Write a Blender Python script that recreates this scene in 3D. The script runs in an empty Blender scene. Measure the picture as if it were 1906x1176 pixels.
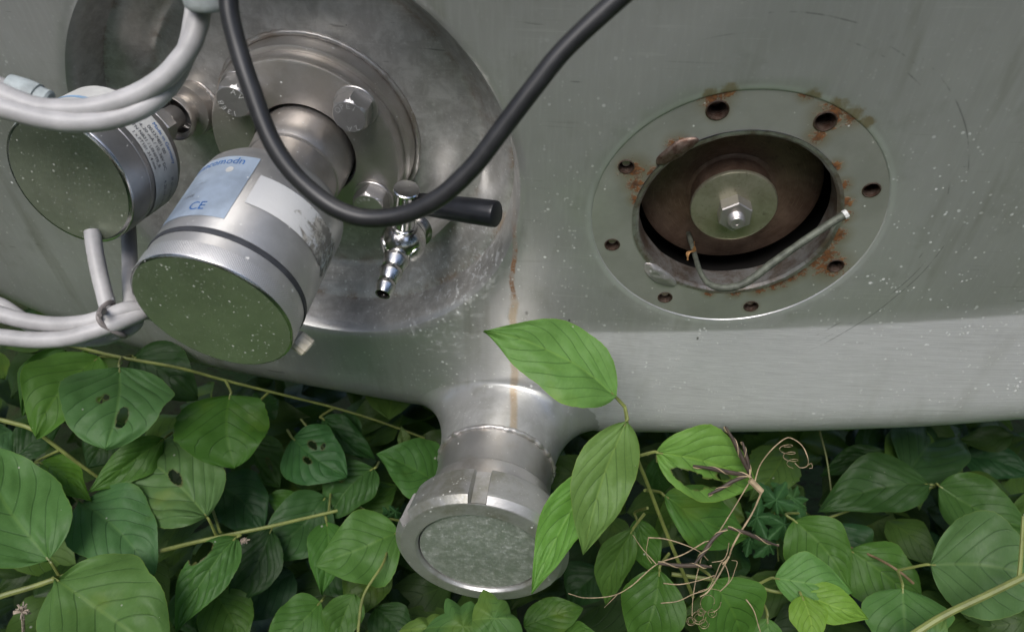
import bpy, bmesh, math, random
from mathutils import Vector, Matrix, noise as mn
from mathutils.geometry import delaunay_2d_cdt
random.seed(7)
R = math.radians
SC = bpy.context.scene
COL = SC.collection

# ------------------------------------------------------------------ camera, sky, sun, exposure
CAMH = 0.85
PITCH = R(40)
CAM = Vector((0, 0, CAMH))
cam_d = bpy.data.cameras.new('camera')
cam = bpy.data.objects.new('camera', cam_d); COL.objects.link(cam)
cam.location = CAM
cam.rotation_euler = (R(90) - PITCH, 0, 0)
cam_d.sensor_width = 36.0
cam_d.lens = 28.0
cam_d.clip_start = 0.01; cam_d.clip_end = 200
cam_d.dof.use_dof = True
cam_d.dof.focus_distance = 0.58
cam_d.dof.aperture_fstop = 9.0
SC.camera = cam

SUN_EL, SUN_AZ = 58, 200          # azimuth clockwise from +Y
world = bpy.data.worlds.new('World'); SC.world = world; world.use_nodes = True
wn = world.node_tree.nodes; wl = world.node_tree.links
bg = wn.get('Background') or wn.new('ShaderNodeBackground')
sky = wn.new('ShaderNodeTexSky'); sky.sky_type = 'NISHITA'; sky.sun_disc = False
sky.sun_elevation = R(SUN_EL); sky.sun_rotation = R(SUN_AZ)
sky.air_density = 1.0; sky.dust_density = 1.9; sky.ozone_density = 0.5
wl.new(sky.outputs[0], bg.inputs[0]); bg.inputs[1].default_value = 0.15
sl = bpy.data.lights.new('sun', 'SUN'); so = bpy.data.objects.new('sun', sl); COL.objects.link(so)
sl.energy = 1.5; sl.angle = R(30); sl.color = (1.0, 0.985, 0.965)
az = R(SUN_AZ); el = R(SUN_EL)
sdir = Vector((math.sin(az)*math.cos(el), math.cos(az)*math.cos(el), math.sin(el)))
so.rotation_euler = (-sdir).to_track_quat('-Z', 'Y').to_euler()
so.location = sdir*5
cy = SC.cycles; cy.max_bounces = 4; cy.diffuse_bounces = 2; cy.glossy_bounces = 3; cy.transmission_bounces = 2; cy.caustics_reflective = False; cy.caustics_refractive = False
SC.view_settings.view_transform = 'Standard'; SC.view_settings.look = 'None'
SC.view_settings.exposure = 0.68; SC.view_settings.gamma = 1.0

# ------------------------------------------------------------------ geometry helpers
FPX = 28.0/36.0*1906
FW = Vector((0, math.cos(PITCH), -math.sin(PITCH))); UP = Vector((0, math.sin(PITCH), math.cos(PITCH))); RT = Vector((1, 0, 0))
def at(px, py, d):
    """a point of the place, d metres in front of the camera plane, measured off the photograph"""
    return CAM + (FW + RT*((px-953)/FPX) - UP*((py-588)/FPX))*d
def proj(p):
    q = p - CAM; z = q.dot(FW)
    return 953 + FPX*q.dot(RT)/z, 588 - FPX*q.dot(UP)/z
def V(x, y, z): return Vector((x, y, z + CAMH))
def frame(n):
    u = Vector((0, 0, 1)).cross(n)
    if u.length < 1e-4: u = Vector((1, 0, 0))
    u.normalize(); return u, n.cross(u).normalized()
def lerp(a, b, t): return a + (b-a)*t
def sstep(a, b, x):
    t = min(1, max(0, (x-a)/(b-a))); return t*t*(3-2*t)
def interp(tab, x):
    if x <= tab[0][0]: return tab[0][1]
    for (a, b), (c, d) in zip(tab, tab[1:]):
        if x <= c: return b + (d-b)*(x-a)/(c-a)
    return tab[-1][1]
def empty(name, loc, label=None, cat=None, group=None):
    o = bpy.data.objects.new(name, None); COL.objects.link(o); o.location = loc
    o.empty_display_size = 0.02
    if label: o['label'] = label
    if cat: o['category'] = cat
    if group: o['group'] = group
    return o
def obj(name, me, mat, parent=None, smooth=True, sharp=35, label=None, cat=None, kind=None, color=None):
    o = bpy.data.objects.new(name, me); COL.objects.link(o)
    if mat: me.materials.append(mat)
    if smooth:
        me.polygons.foreach_set('use_smooth', [True]*len(me.polygons))
        if sharp: me.set_sharp_from_angle(angle=R(sharp))
    if parent:
        o.parent = parent
        t = parent.location if parent.parent is None else Vector((0, 0, 0))    # parts are modelled in place
        o.matrix_parent_inverse = Matrix.Translation(-t)
    if label: o['label'] = label
    if cat: o['category'] = cat
    if kind: o['kind'] = kind
    if color: o.color = color
    return o
class MB:
    """collects shapes into one mesh, with a uv per vertex"""
    def __init__(s): s.v = []; s.f = []; s.uv = []
    def grid(s, rows, closed=False, uvs=None):
        b = len(s.v); n = len(rows[0])
        for j, r in enumerate(rows):
            for i, p in enumerate(r):
                s.v.append(p); s.uv.append(uvs[j][i] if uvs else (i/n, j/len(rows)))
        for j in range(len(rows)-1):
            for i in range(n if closed else n-1):
                k = (i+1) % n
                s.f.append((b+j*n+i, b+j*n+k, b+(j+1)*n+k, b+(j+1)*n+i))
        return b
    def lathe(s, prof, org, ax, segs=64, rfun=None, thetas=None):
        """prof: (radius, offset along ax); radius 0 closes with a fan"""
        u, v = frame(ax); th = thetas or [2*math.pi*i/segs for i in range(segs)]
        rows = []; uvs = []; acc = 0; last = None
        for (r, h) in prof:
            if last: acc += math.hypot(r-last[0], h-last[1])
            last = (r, h)
            row = []; uv = []
            for t in th:
                rr = rfun(r, h, t) if rfun else r
                row.append(org + ax*h + (u*math.cos(t) + v*math.sin(t))*max(rr, 1e-5)); uv.append((t, acc))
            rows.append(row); uvs.append(uv)
        s.grid(rows[::-1], True, uvs[::-1])
    def tube(s, pts, rad, segs=10, cap=True):
        n = len(pts); rows = []; uvs = []
        t0 = (pts[1]-pts[0]).normalized(); u, _ = frame(t0); acc = 0
        for i, p in enumerate(pts):
            t = (pts[min(i+1, n-1)] - pts[max(i-1, 0)]).normalized()
            u = (u - t*u.dot(t)).normalized(); w = t.cross(u)
            r = rad(i/(n-1)) if callable(rad) else rad
            if i: acc += (p-pts[i-1]).length
            rows.append([p + (u*math.cos(a) + w*math.sin(a))*r for a in [2*math.pi*k/segs for k in range(segs)]])
            uvs.append([(k/segs, acc) for k in range(segs)])
        b = s.grid(rows, True, uvs)
        if cap:
            s.f.append(tuple(b+k for k in range(segs))[::-1]); m = b+(n-1)*segs
            s.f.append(tuple(m+k for k in range(segs)))
    def prism(s, poly, org, u, v, n, h0, h1, cham=0.0):
        """polygon (2-D points) extruded along n from h0 to h1; the h1 end may be chamfered"""
        c = Vector((0, 0)); k = len(poly); b = len(s.v)
        def ring(sc, h):
            return [org + u*(p[0]*sc) + v*(p[1]*sc) + n*h for p in poly]
        m = max(math.hypot(*p) for p in poly)
        rings = [ring(1, h0), ring(1, h1-cham)] + ([ring(1-cham/m*1.2, h1)] if cham else [])
        for r in rings:
            for p in r: s.v.append(p); s.uv.append((0, 0))
        for j in range(len(rings)-1):
            for i in range(k):
                q = (i+1) % k; s.f.append((b+j*k+i, b+j*k+q, b+(j+1)*k+q, b+(j+1)*k+i))
        s.f.append(tuple(b+i for i in range(k))[::-1]); e = b+(len(rings)-1)*k
        s.f.append(tuple(e+i for i in range(k)))
    def mesh(s, name):
        me = bpy.data.meshes.new(name); me.from_pydata([tuple(p) for p in s.v], [], s.f)
        ul = me.uv_layers.new(name='UVMap')
        li = [0]*len(me.loops); me.loops.foreach_get('vertex_index', li)
        flat = []
        for i in li: flat += [s.uv[i][0], s.uv[i][1]]
        ul.data.foreach_set('uv', flat)
        bm = bmesh.new(); bm.from_mesh(me); bmesh.ops.recalc_face_normals(bm, faces=bm.faces) if getattr(s, 'recalc', True) else None
        bm.to_mesh(me); bm.free(); me.update(); return me
def spline(pts, n=12):
    out = []; P = [pts[0]*2-pts[1]] + list(pts) + [pts[-1]*2-pts[-2]]
    for i in range(1, len(P)-2):
        a, b, c, d = P[i-1:i+3]
        for k in range(n):
            t = k/n
            out.append(0.5*((2*b) + (c-a)*t + (2*a-5*b+4*c-d)*t*t + (3*b-a-3*c+d)*t**3))
    out.append(P[-2]); return out
def hexpoly(af, rot=0):
    r = af/2/math.cos(R(30)); return [(r*math.cos(R(60*i)+rot), r*math.sin(R(60*i)+rot)) for i in range(6)]
def text_verts(s, size):
    c = bpy.data.curves.new('lettering', 'FONT'); c.body = s; c.size = size; c.align_x = 'CENTER'; c.align_y = 'CENTER'
    c.resolution_u = 3
    o = bpy.data.objects.new('lettering', c); COL.objects.link(o)
    dg = bpy.context.evaluated_depsgraph_get()
    me = bpy.data.meshes.new_from_object(o.evaluated_get(dg))
    bm = bmesh.new(); bm.from_mesh(me); bmesh.ops.triangulate(bm, faces=bm.faces)
    bmesh.ops.subdivide_edges(bm, edges=[e for e in bm.edges if e.calc_length() > size*.25], cuts=1)
    bm.to_mesh(me); bm.free()
    vs = [tuple(v.co) for v in me.vertices]; fs = [tuple(p.vertices) for p in me.polygons]
    bpy.data.objects.remove(o); bpy.data.curves.remove(c); bpy.data.meshes.remove(me)
    return vs, fs

A_C = V(.1514, .4556, -.296); A_N = Vector((-.0825, -.9914, -.1016)).normalized(); A_R = .097
F_C = V(-.1501, .5207, -.2802); B_N = Vector((-.18659, -.97820, -.09111)).normalized()
B_C = F_C + B_N*.0277
AU, AV = frame(A_N); BU, BV = frame(B_N)

# ------------------------------------------------------------------ material helpers
class NT:
    def __init__(s, name):
        s.m = bpy.data.materials.new(name); s.m.use_nodes = True; s.t = s.m.node_tree
        s.n = s.t.nodes; s.l = s.t.links; s.b = s.n['Principled BSDF']; s.out = s.n['Material Output']
        s._co = None
    def new(s, typ, **kw):
        n = s.n.new(typ)
        for k, v in kw.items(): setattr(n, k, v)
        return n
    def link(s, a, b): s.l.new(a, b)
    def setv(s, sock, v):
        if hasattr(v, 'is_output') or isinstance(v, bpy.types.NodeSocket): s.l.new(v, sock)
        else: sock.default_value = v
    def co(s, kind='Object'):
        if s._co is None: s._co = s.new('ShaderNodeTexCoord')
        return s._co.outputs[kind]
    def mapv(s, vec, scale=(1, 1, 1), loc=(0, 0, 0), rot=(0, 0, 0)):
        n = s.new('ShaderNodeMapping'); s.link(vec, n.inputs[0])
        n.inputs['Scale'].default_value = scale; n.inputs['Location'].default_value = loc; n.inputs['Rotation'].default_value = rot
        return n.outputs[0]
    def noise(s, vec, scale, detail=4, rough=.55, dist=0):
        n = s.new('ShaderNodeTexNoise'); s.link(vec, n.inputs['Vector'])
        n.inputs['Scale'].default_value = scale; n.inputs['Detail'].default_value = detail
        n.inputs['Roughness'].default_value = rough; n.inputs['Distortion'].default_value = dist
        return n.outputs['Fac']
    def math(s, op, a, b=0.0, c=None, clamp=False):
        n = s.new('ShaderNodeMath', operation=op, use_clamp=clamp)
        s.setv(n.inputs[0], a); s.setv(n.inputs[1], b)
        if c is not None: s.setv(n.inputs[2], c)
        return n.outputs[0]
    def rng(s, v, a, b, c=0.0, d=1.0, smooth=True):
        n = s.new('ShaderNodeMapRange'); n.interpolation_type = 'SMOOTHSTEP' if smooth else 'LINEAR'
        s.setv(n.inputs[0], v)
        for i, x in enumerate((a, b, c, d)): s.setv(n.inputs[1+i], x)
        return n.outputs[0]
    def mix(s, f, a, b, blend='MIX'):
        n = s.new('ShaderNodeMix', data_type='RGBA', blend_type=blend)
        s.setv(n.inputs[0], f)
        for k, x in ((6, a), (7, b)):
            if isinstance(x, tuple): x = x if len(x) == 4 else (*x, 1)
            s.setv(n.inputs[k], x)
        return n.outputs[2]
    def mixf(s, f, a, b):
        n = s.new('ShaderNodeMix', data_type='FLOAT'); s.setv(n.inputs[0], f); s.setv(n.inputs[2], a); s.setv(n.inputs[3], b)
        return n.outputs[0]
    def bump(s, h, strength=.2, dist=.001, norm=None):
        n = s.new('ShaderNodeBump'); n.inputs['Strength'].default_value = strength; n.inputs['Distance'].default_value = dist
        s.link(h, n.inputs['Height'])
        if norm: s.link(norm, n.inputs['Normal'])
        return n.outputs[0]
    def specks(s, vec, scale, amount, size=.3):
        """small flecks of very unequal size, a share of voronoi cells"""
        v = s.new('ShaderNodeTexVoronoi'); v.feature = 'F1'; s.link(vec, v.inputs['Vector']); v.inputs['Scale'].default_value = scale
        sep = s.new('ShaderNodeSeparateColor'); s.link(v.outputs['Color'], sep.inputs[0])
        keep = s.math('LESS_THAN', sep.outputs[0], amount)
        rad = s.math('MULTIPLY', s.math('POWER', sep.outputs[1], 3.0), size)
        rad = s.math('ADD', rad, size*.18)
        d = s.math('DIVIDE', v.outputs['Distance'], rad)
        return s.math('MULTIPLY', keep, s.rng(d, 1.0, .55))
    def spots(s, vec, pts):
        """largest of soft discs; pts: (x, y, z, radius)"""
        acc = None
        for (x, y, z, r) in pts:
            n = s.new('ShaderNodeVectorMath', operation='DISTANCE'); s.link(vec, n.inputs[0]); n.inputs[1].default_value = (x, y, z)
            f = s.rng(n.outputs['Value'], r, 0, smooth=False)
            acc = f if acc is None else s.math('MAXIMUM', acc, f)
        return acc
    def set(s, base=None, metal=None, rough=None, normal=None, spec=None, aniso=None, **kw):
        b = s.b
        if base is not None: s.setv(b.inputs['Base Color'], (*base, 1) if isinstance(base, tuple) and len(base) == 3 else base)
        if metal is not None: s.setv(b.inputs['Metallic'], metal)
        if rough is not None: s.setv(b.inputs['Roughness'], rough)
        if spec is not None: s.setv(b.inputs['Specular IOR Level'], spec)
        if aniso is not None: s.setv(b.inputs['Anisotropic'], aniso)
        if normal is not None: s.link(normal, b.inputs['Normal'])
        return s.m
RUST1 = (.30, .12, .035); RUST2 = (.10, .035, .015)

# ---- weathered stainless of the tank shell (one finish for the head, a brushed one for the band)
def mat_tank():
    t = NT('weathered_stainless'); co = t.co()
    big = t.noise(co, 5, 5, .6); mid = t.noise(co, 28, 5, .6); fine = t.noise(co, 220, 3, .6)
    at_ = t.new('ShaderNodeAttribute', attribute_name='band'); band = at_.outputs['Fac']
    wat = t.new('ShaderNodeAttribute', attribute_name='well'); well = wat.outputs['Fac']
    col = t.mix(t.rng(big, .3, .7), (.50, .50, .485), (.60, .60, .59))
    col = t.mix(t.math('MULTIPLY', t.rng(mid, .55, .75), .35), col, (.33, .34, .29))
    # water runs: narrow noise stretched down the slope
    run = t.noise(t.mapv(co, (60, 60, 2.5)), 1, 3, .6)
    col = t.mix(t.math('MULTIPLY', t.rng(run, .58, .74), .30), col, (.62, .63, .60))
    run2 = t.noise(t.mapv(co, (34, 34, 3), (3, 3, 1)), 1, 3, .6)
    col = t.mix(t.math('MULTIPLY', t.rng(run2, .55, .72), .45), col, (.30, .30, .24))
    # brushed grain of the band, along x
    grain = t.noise(t.mapv(co, (16, 500, 1500)), 1, 4, .75)
    bcol = t.mix(t.rng(grain, .3, .7), (.66, .66, .66), (.84, .84, .84))
    col = t.mix(band, col, bcol)
    # well: warmer, with grinding marks and white scale
    gr2 = t.noise(co, 75, 5, .7, .35)
    wcol = t.mix(t.rng(gr2, .35, .7), (.44, .43, .41), (.64, .63, .61))
    sc = t.noise(t.mapv(co, (1, 1, 1), (2, 5, 1)), 130, 6, .7, .6)
    low = t.spots(co, [(-.050, .50, .440, .075), (-.018, .50, .475, .06)])
    scale = t.math('MULTIPLY', t.rng(sc, .52, .62), t.rng(low, .10, .6))
    wcol = t.mix(scale, wcol, (.78, .79, .80))
    col = t.mix(well, col, wcol)
    # rust: the run on the head and rings in the well
    sep = t.new('ShaderNodeSeparateXYZ'); t.link(co, sep.inputs[0]); X, Z = sep.outputs[0], sep.outputs[2]
    wob = t.math('MULTIPLY', t.math('SUBTRACT', t.noise(t.mapv(co, (8, 8, 40)), 1, 3), .5), .010)
    dx = t.math('ABSOLUTE', t.math('SUBTRACT', t.math('ADD', X, wob), .0015))
    line = t.rng(dx, .0026, .0008)
    hot = t.math('MULTIPLY', line, t.math('MULTIPLY', t.rng(Z, .463, .468), t.rng(Z, .56, .50)))
    pale = t.math('MULTIPLY', t.rng(dx, .0045, .0015), t.math('MULTIPLY', t.rng(Z, .33, .36), t.rng(Z, .475, .455)))
    rn = t.rng(t.noise(co, 160, 4, .7), .40, .6)
    hotm = t.math('MULTIPLY', hot, t.math('ADD', t.math('MULTIPLY', rn, .6), .4), clamp=True)
    col = t.mix(t.math('MULTIPLY', hotm, .95), col, (.33, .13, .025))
    col = t.mix(t.math('MULTIPLY', pale, .55), col, (.44, .29, .12))
    rr = t.new('ShaderNodeAttribute', attribute_name='rust'); rusta = rr.outputs['Fac']
    rp = t.math('MULTIPLY', rusta, t.rng(t.noise(co, 45, 6, .7), .46, .62))
    col = t.mix(t.math('MULTIPLY', rp, .7), col, (.24, .15, .08))
    blot = t.spots(co, [(-.2525, .4985, .690, .006)])
    blotm = t.rng(t.math('ADD', blot, t.math('MULTIPLY', t.math('SUBTRACT', t.noise(co, 300, 3), .5), .9)), .35, .55)
    blotm = t.math('MULTIPLY', blotm, t.rng(blot, 0.0, .1))
    col = t.mix(blotm, col, (.20, .07, .02))
    # dust flecks and splashes
    d1 = t.specks(co, 250, .24, .36); d2 = t.specks(t.mapv(co, (1, 1, 1), (.3, .2, .7)), 400, .36, .44)
    zone = t.rng(t.noise(co, 9, 4, .6), .40, .60, .35, 1.0)
    lowz = t.rng(Z, .70, .50, .22, 1.0)
    dust = t.math('MULTIPLY', t.math('MAXIMUM', d1, t.math('MULTIPLY', d2, .8)), t.math('MULTIPLY', zone, lowz), clamp=True)
    col = t.mix(dust, col, (.80, .81, .78))
    vs_ = t.new('ShaderNodeVectorMath', operation='DISTANCE'); t.link(co, vs_.inputs[0]); vs_.inputs[1].default_value = (.1514, .456, .554)
    seam = t.rng(t.math('ABSOLUTE', t.math('SUBTRACT', vs_.outputs['Value'], .0990)), .0034, .0004)
    col = t.mix(t.math('MULTIPLY', seam, t.rng(mid, .3, .6, .25, .6)), col, (.74, .76, .74))
    ps = []
    for dg, r, rad in ((109, .0975, .010), (103, .0985, .010), (64, .0975, .011), (57, .0985, .012), (51, .0990, .010), (74, .0985, .010)):
        p = A_C + (AU*math.cos(R(dg)) + AV*math.sin(R(dg)))*r; ps.append((p.x, p.y, p.z, rad))
    sps = t.spots(co, ps)
    col = t.mix(t.math('MULTIPLY', t.rng(t.math('ADD', sps, t.math('MULTIPLY', t.math('SUBTRACT', t.noise(co, 150, 5, .7), .5), 1.2)), .35, .75), t.math('MULTIPLY', t.rng(sps, .02, .4), .8)), col, (.36, .27, .14))
    dk = t.specks(t.mapv(co, (1, 1, .55), (.9, .1, .4)), 90, .035, .20)
    col = t.mix(t.math('MULTIPLY', dk, .8), col, (.06, .065, .05))
    # scratched arcs struck round the big port, dark rub marks
    vm = t.new('ShaderNodeVectorMath', operation='DISTANCE'); t.link(co, vm.inputs[0]); vm.inputs[1].default_value = (.1514, .456, .554)
    dist = t.math('ADD', vm.outputs['Value'], t.math('MULTIPLY', t.math('SUBTRACT', t.noise(co, 9, 2), .5), .010))
    arcs = None
    for rad, off in ((.140, 0.0), (.1445, 4.0), (.134, 8.0)):
        a = t.rng(t.math('ABSOLUTE', t.math('SUBTRACT', dist, rad)), .0008, .0000)
        a = t.math('MULTIPLY', a, t.rng(t.noise(t.mapv(co, (1, 1, 1), (off, off, 0)), 13, 5, .75), .52, .60))
        arcs = a if arcs is None else t.math('MAXIMUM', arcs, a)
    arcs = t.math('MULTIPLY', arcs, t.rng(X, .10, .14))
    col = t.mix(t.math('MULTIPLY', arcs, .5), col, (.10, .105, .10))
    wv = t.noise(t.mapv(co, (25, 25, 260), (1, 2, 3), (0, R(28), 0)), 1, 2, .5)
    scr = t.math('MULTIPLY', t.rng(wv, .70, .74), t.rng(t.noise(co, 16, 2), .56, .66))
    col = t.mix(t.math('MULTIPLY', scr, .5), col, (.10, .10, .09))
    for rot, sd in ((-35, 2.0), (75, 5.0), (12, 9.0)):
        wv = t.noise(t.mapv(co, (14, 14, 420), (sd, sd, sd), (0, R(rot), 0)), 1, 2, .5)
        sc2 = t.math('MULTIPLY', t.rng(wv, .66, .72), t.rng(t.noise(t.mapv(co, (1, 1, 1), (sd, 0, sd)), 12, 2), .50, .62))
        col = t.mix(t.math('MULTIPLY', sc2, .22), col, (.78, .78, .76) if rot != 75 else (.2, .2, .18))
    brs = t.noise(t.mapv(co, (420, 420, 14)), 1, 3, .6); col = t.mix(t.math('MULTIPLY', t.math('MULTIPLY', t.rng(brs, .45, .7), .14), t.math('SUBTRACT', 1.0, band)), col, (.72, .73, .71))
    film = t.noise(t.mapv(co, (7, 7, 2.2), (2, 2, 0)), 1, 5, .7, .5); col = t.mix(t.math('MULTIPLY', t.rng(film, .50, .66), .28), col, (.36, .36, .30))
    metal = t.mixf(t.math('MAXIMUM', dust, t.math('MAXIMUM', hotm, rp)), .62, 0.0)
    metal = t.math('MULTIPLY', metal, t.math('SUBTRACT', 1.0, t.math('MAXIMUM', t.math('MULTIPLY', scale, .7), t.math('MAXIMUM', t.math('MULTIPLY', band, .30), t.math('MULTIPLY', well, .25)))))
    rough = t.math('ADD', t.math('MULTIPLY', mid, .16), .26)
    rough = t.mixf(band, rough, t.math('ADD', t.math('MULTIPLY', grain, .15), .42))
    rough = t.mixf(well, rough, t.math('ADD', t.math('MULTIPLY', gr2, .25), .22))
    rough = t.math('MAXIMUM', rough, t.math('MULTIPLY', t.math('MAXIMUM', dust, hotm), .8))
    h = t.math('ADD', t.math('MULTIPLY', fine, .15), t.math('MULTIPLY', t.math('MULTIPLY', grain, band), .5))
    h = t.math('ADD', h, t.math('MULTIPLY', t.math('MULTIPLY', gr2, well), 1.2))
    h = t.math('ADD', h, dust)
    nrm = t.bump(h, .22, .0005)
    nrm2 = t.bump(t.noise(co, 9, 2, .45), .22, .005, nrm)
    tg = t.new('ShaderNodeCombineXYZ'); tg.inputs[0].default_value = 1.0
    t.link(tg.outputs[0], t.b.inputs['Tangent'])
    return t.set(col, metal, rough, nrm2, aniso=t.math('MULTIPLY', band, .75))
M = {}
M['tank'] = mat_tank()

def mat_steel(name, base=(.55, .54, .52), rough=.28, vary=.12, metal=1.0, spk=.06, spsc=420, lathe=0.0, bumps=.06, tint=None, tints=.3):
    t = NT(name); co = t.co()
    n1 = t.noise(co, 40, 5, .65); n2 = t.noise(co, 350, 3, .6)
    col = t.mix(t.rng(n1, .3, .7), tuple(c*.86 for c in base), base)
    if tint: col = t.mix(t.math('MULTIPLY', t.rng(t.noise(t.mapv(co, (1, 1, 1), (4, 1, 2)), 26, 5, .65), .46, .66), tints), col, tint)
    d = t.specks(co, spsc, spk, .42); d = t.math('MAXIMUM', d, t.specks(t.mapv(co, (1, 1, 1), (.2, .5, .1)), spsc*2.2, spk*1.2, .45))
    col = t.mix(t.math('MULTIPLY', d, .6), col, (.78, .78, .75))
    h = n2
    if lathe:
        uv = t.co('UV'); g = t.noise(t.mapv(uv, (2.0, lathe, 1)), 1, 3, .7); h = t.math('ADD', h, t.math('MULTIPLY', g, 2))
    rg = t.math('ADD', t.math('MULTIPLY', n1, vary), rough - vary/2)
    rg = t.math('MAXIMUM', rg, t.math('MULTIPLY', d, .7))
    return t.set(col, t.math('MULTIPLY', t.math('SUBTRACT', 1, d), metal), rg, t.bump(h, bumps, .0005))
M['flange'] = mat_steel('machined_stainless', (.56, .53, .50), .40, .14, metal=.85, spk=.05, lathe=900, tint=(.40, .36, .30), tints=.4)
M['bolt'] = mat_steel('bolt_stainless', (.58, .56, .54), .36, .14, metal=.85, spk=.02, lathe=0, bumps=.04)
M['polish'] = mat_steel('polished_stainless', (.66, .65, .63), .17, .08, spk=.02, bumps=.02)
M['satin'] = mat_steel('satin_stainless', (.66, .65, .63), .20, .08, spk=.01, lathe=1600, bumps=.08)
M['housing'] = mat_steel('satin_housing', (.66, .65, .64), .42, .10, metal=.82, spk=.04, spsc=300, bumps=.05, tint=(.50, .49, .48), tints=.4)
M['housing2'] = mat_steel('dull_housing', (.44, .43, .43), .40, .12, metal=.85, spk=.05, spsc=330, bumps=.06, tint=(.33, .32, .32), tints=.5)
M['lid'] = mat_steel('lid_plate', (.47, .52, .38), .32, .10, metal=.82, spk=.18, spsc=480, bumps=.05)  # green mirrored from the plants is mixed into this steel base
M['neck'] = mat_steel('outlet_stainless', (.58, .56, .54), .34, .16, metal=.8, spk=.05, spsc=460, bumps=.08, tint=(.40, .35, .28), tints=.45)
M['nut'] = mat_steel('slotted_nut_stainless', (.58, .57, .55), .42, .16, metal=.75, spk=.10, spsc=420, bumps=.22, tint=(.33, .32, .24), tints=.75)
def mat_capdisc():
    t = NT('scuffed_cap_face'); co = t.co()
    a = t.noise(co, 110, 8, .8); b = t.noise(t.mapv(co, (1, 1, 1), (3, 1, 2)), 260, 4, .7)
    col = t.mix(t.rng(a, .42, .62), (.42, .46, .40), (.58, .60, .56))
    w = t.math('MULTIPLY', t.rng(b, .52, .66), t.rng(a, .40, .60))
    w = t.math('MAXIMUM', t.math('MULTIPLY', w, .7), t.specks(co, 700, .2, .4))
    col = t.mix(w, col, (.72, .73, .71))
    return t.set(col, t.mixf(w, .7, .1), t.math('ADD', t.math('MULTIPLY', a, .3), .34), t.bump(b, .15, .0005))
M['capdisc'] = mat_capdisc(); M['mark'] = mat_steel('lit_mark', (.80, .79, .77), .5, .1, metal=.3, spk=0)  # pale mark base paints in the light that raised letters catch
def plain(name, base, rough=.5, metal=0.0, var=.15, sc=120, bump=.05, spk=0.0, spsc=400, coat=0):
    t = NT(name); co = t.co(); n = t.noise(co, sc, 5, .6)
    col = t.mix(t.rng(n, .3, .7), tuple(c*(1-var) for c in base), tuple(min(1, c*(1+var*.5)) for c in base))
    if spk: col = t.mix(t.specks(co, spsc, spk, .4), col, (.75, .75, .72))
    return t.set(col, metal, t.math('ADD', t.math('MULTIPLY', n, .15), rough-.07), t.bump(n, bump, .0006))
M['cable_grey'] = plain('grey_cable_jacket', (.47, .457, .448), .45, var=.26, sc=28, spk=.03, spsc=260)
M['cable_black'] = plain('black_cable_jacket', (.022, .022, .023), .42, var=.3, sc=70, bump=.08)
M['rubber'] = plain('gasket_rubber', (.045, .048, .055), .55, var=.25, spk=.03)
M['black_plastic'] = plain('black_plastic', (.012, .013, .016), .33, var=.3, bump=.06, spk=.006)
M['cream'] = plain('cream_plastic', (.60, .55, .43), .5)
M['gland'] = plain('dusty_gland', (.36, .39, .38), .6, var=.25, sc=90, spk=.05)
M['tape'] = plain('grey_tape', (.42, .47, .47), .55, var=.3, sc=90, bump=.3)
M['dark'] = plain('dark_cavity', (.02, .018, .016), .7)
M['weld'] = mat_steel('weld_bead', (.58, .56, .54), .42, .2, metal=.8, spk=.1, bumps=.4, tint=(.30, .20, .12), tints=.5)
M['label_blue'] = plain('faded_blue_label', (.40, .48, .58), .4, var=.22, sc=45, bump=.03, spk=.10, spsc=300)
M['label_white'] = plain('white_label', (.66, .66, .63), .45, var=.12, sc=90, bump=.03, spk=.02)
M['ink_blue'] = plain('blue_ink', (.035, .17, .50), .45, var=.3)
M['ink_blue_pale'] = plain('pale_blue_ink', (.25, .42, .62), .45)
M['ink_pale'] = plain('faded_ink', (.36, .42, .48), .5)
M['ink_black'] = plain('black_ink', (.06, .06, .07), .5)
M['ink_grey'] = plain('grey_ink', (.22, .23, .25), .5)
def mat_torn():
    t = NT('torn_white_label'); co = t.co(); uv = t.co('UV')
    sep = t.new('ShaderNodeSeparateXYZ'); t.link(uv, sep.inputs[0])
    n = t.noise(co, 75, 6, .7, .8)
    torn = t.math('MULTIPLY', t.rng(t.math('ADD', sep.outputs[0], t.math('MULTIPLY', t.math('SUBTRACT', n, .5), 1.1)), .45, .62), t.rng(n, .40, .50))
    glue = t.rng(t.noise(co, 160, 5, .7), .45, .6)
    col = t.mix(torn, (.72, .72, .71), t.mix(glue, (.26, .24, .21), (.55, .52, .46)))
    return t.set(col, 0.0, .55, t.bump(t.math('SUBTRACT', n, torn), .35, .0006))
M['torn'] = mat_torn()
def mat_knurl():
    t = NT('knurled_edge'); uv = t.co('UV')
    w1 = t.new('ShaderNodeTexWave'); w1.bands_direction = 'X'; w1.inputs['Scale'].default_value = 1
    t.link(t.mapv(uv, (38, 900, 1), rot=(0, 0, 0)), w1.inputs[0])
    sep = t.new('ShaderNodeSeparateXYZ'); t.link(uv, sep.inputs[0])
    a = t.math('MULTIPLY', sep.outputs[0], 190.0); b = t.math('MULTIPLY', sep.outputs[1], 3800.0)
    s1 = t.math('SINE', t.math('ADD', a, b)); s2 = t.math('SINE', t.math('SUBTRACT', a, b))
    h = t.math('MULTIPLY', t.math('ADD', s1, s2), .5)
    col = t.mix(t.rng(h, -.7, .7), (.56, .55, .55), (.72, .71, .70))
    return t.set(col, .8, .38, t.bump(h, .30, .0005))
M['knurl'] = mat_knurl()

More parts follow.
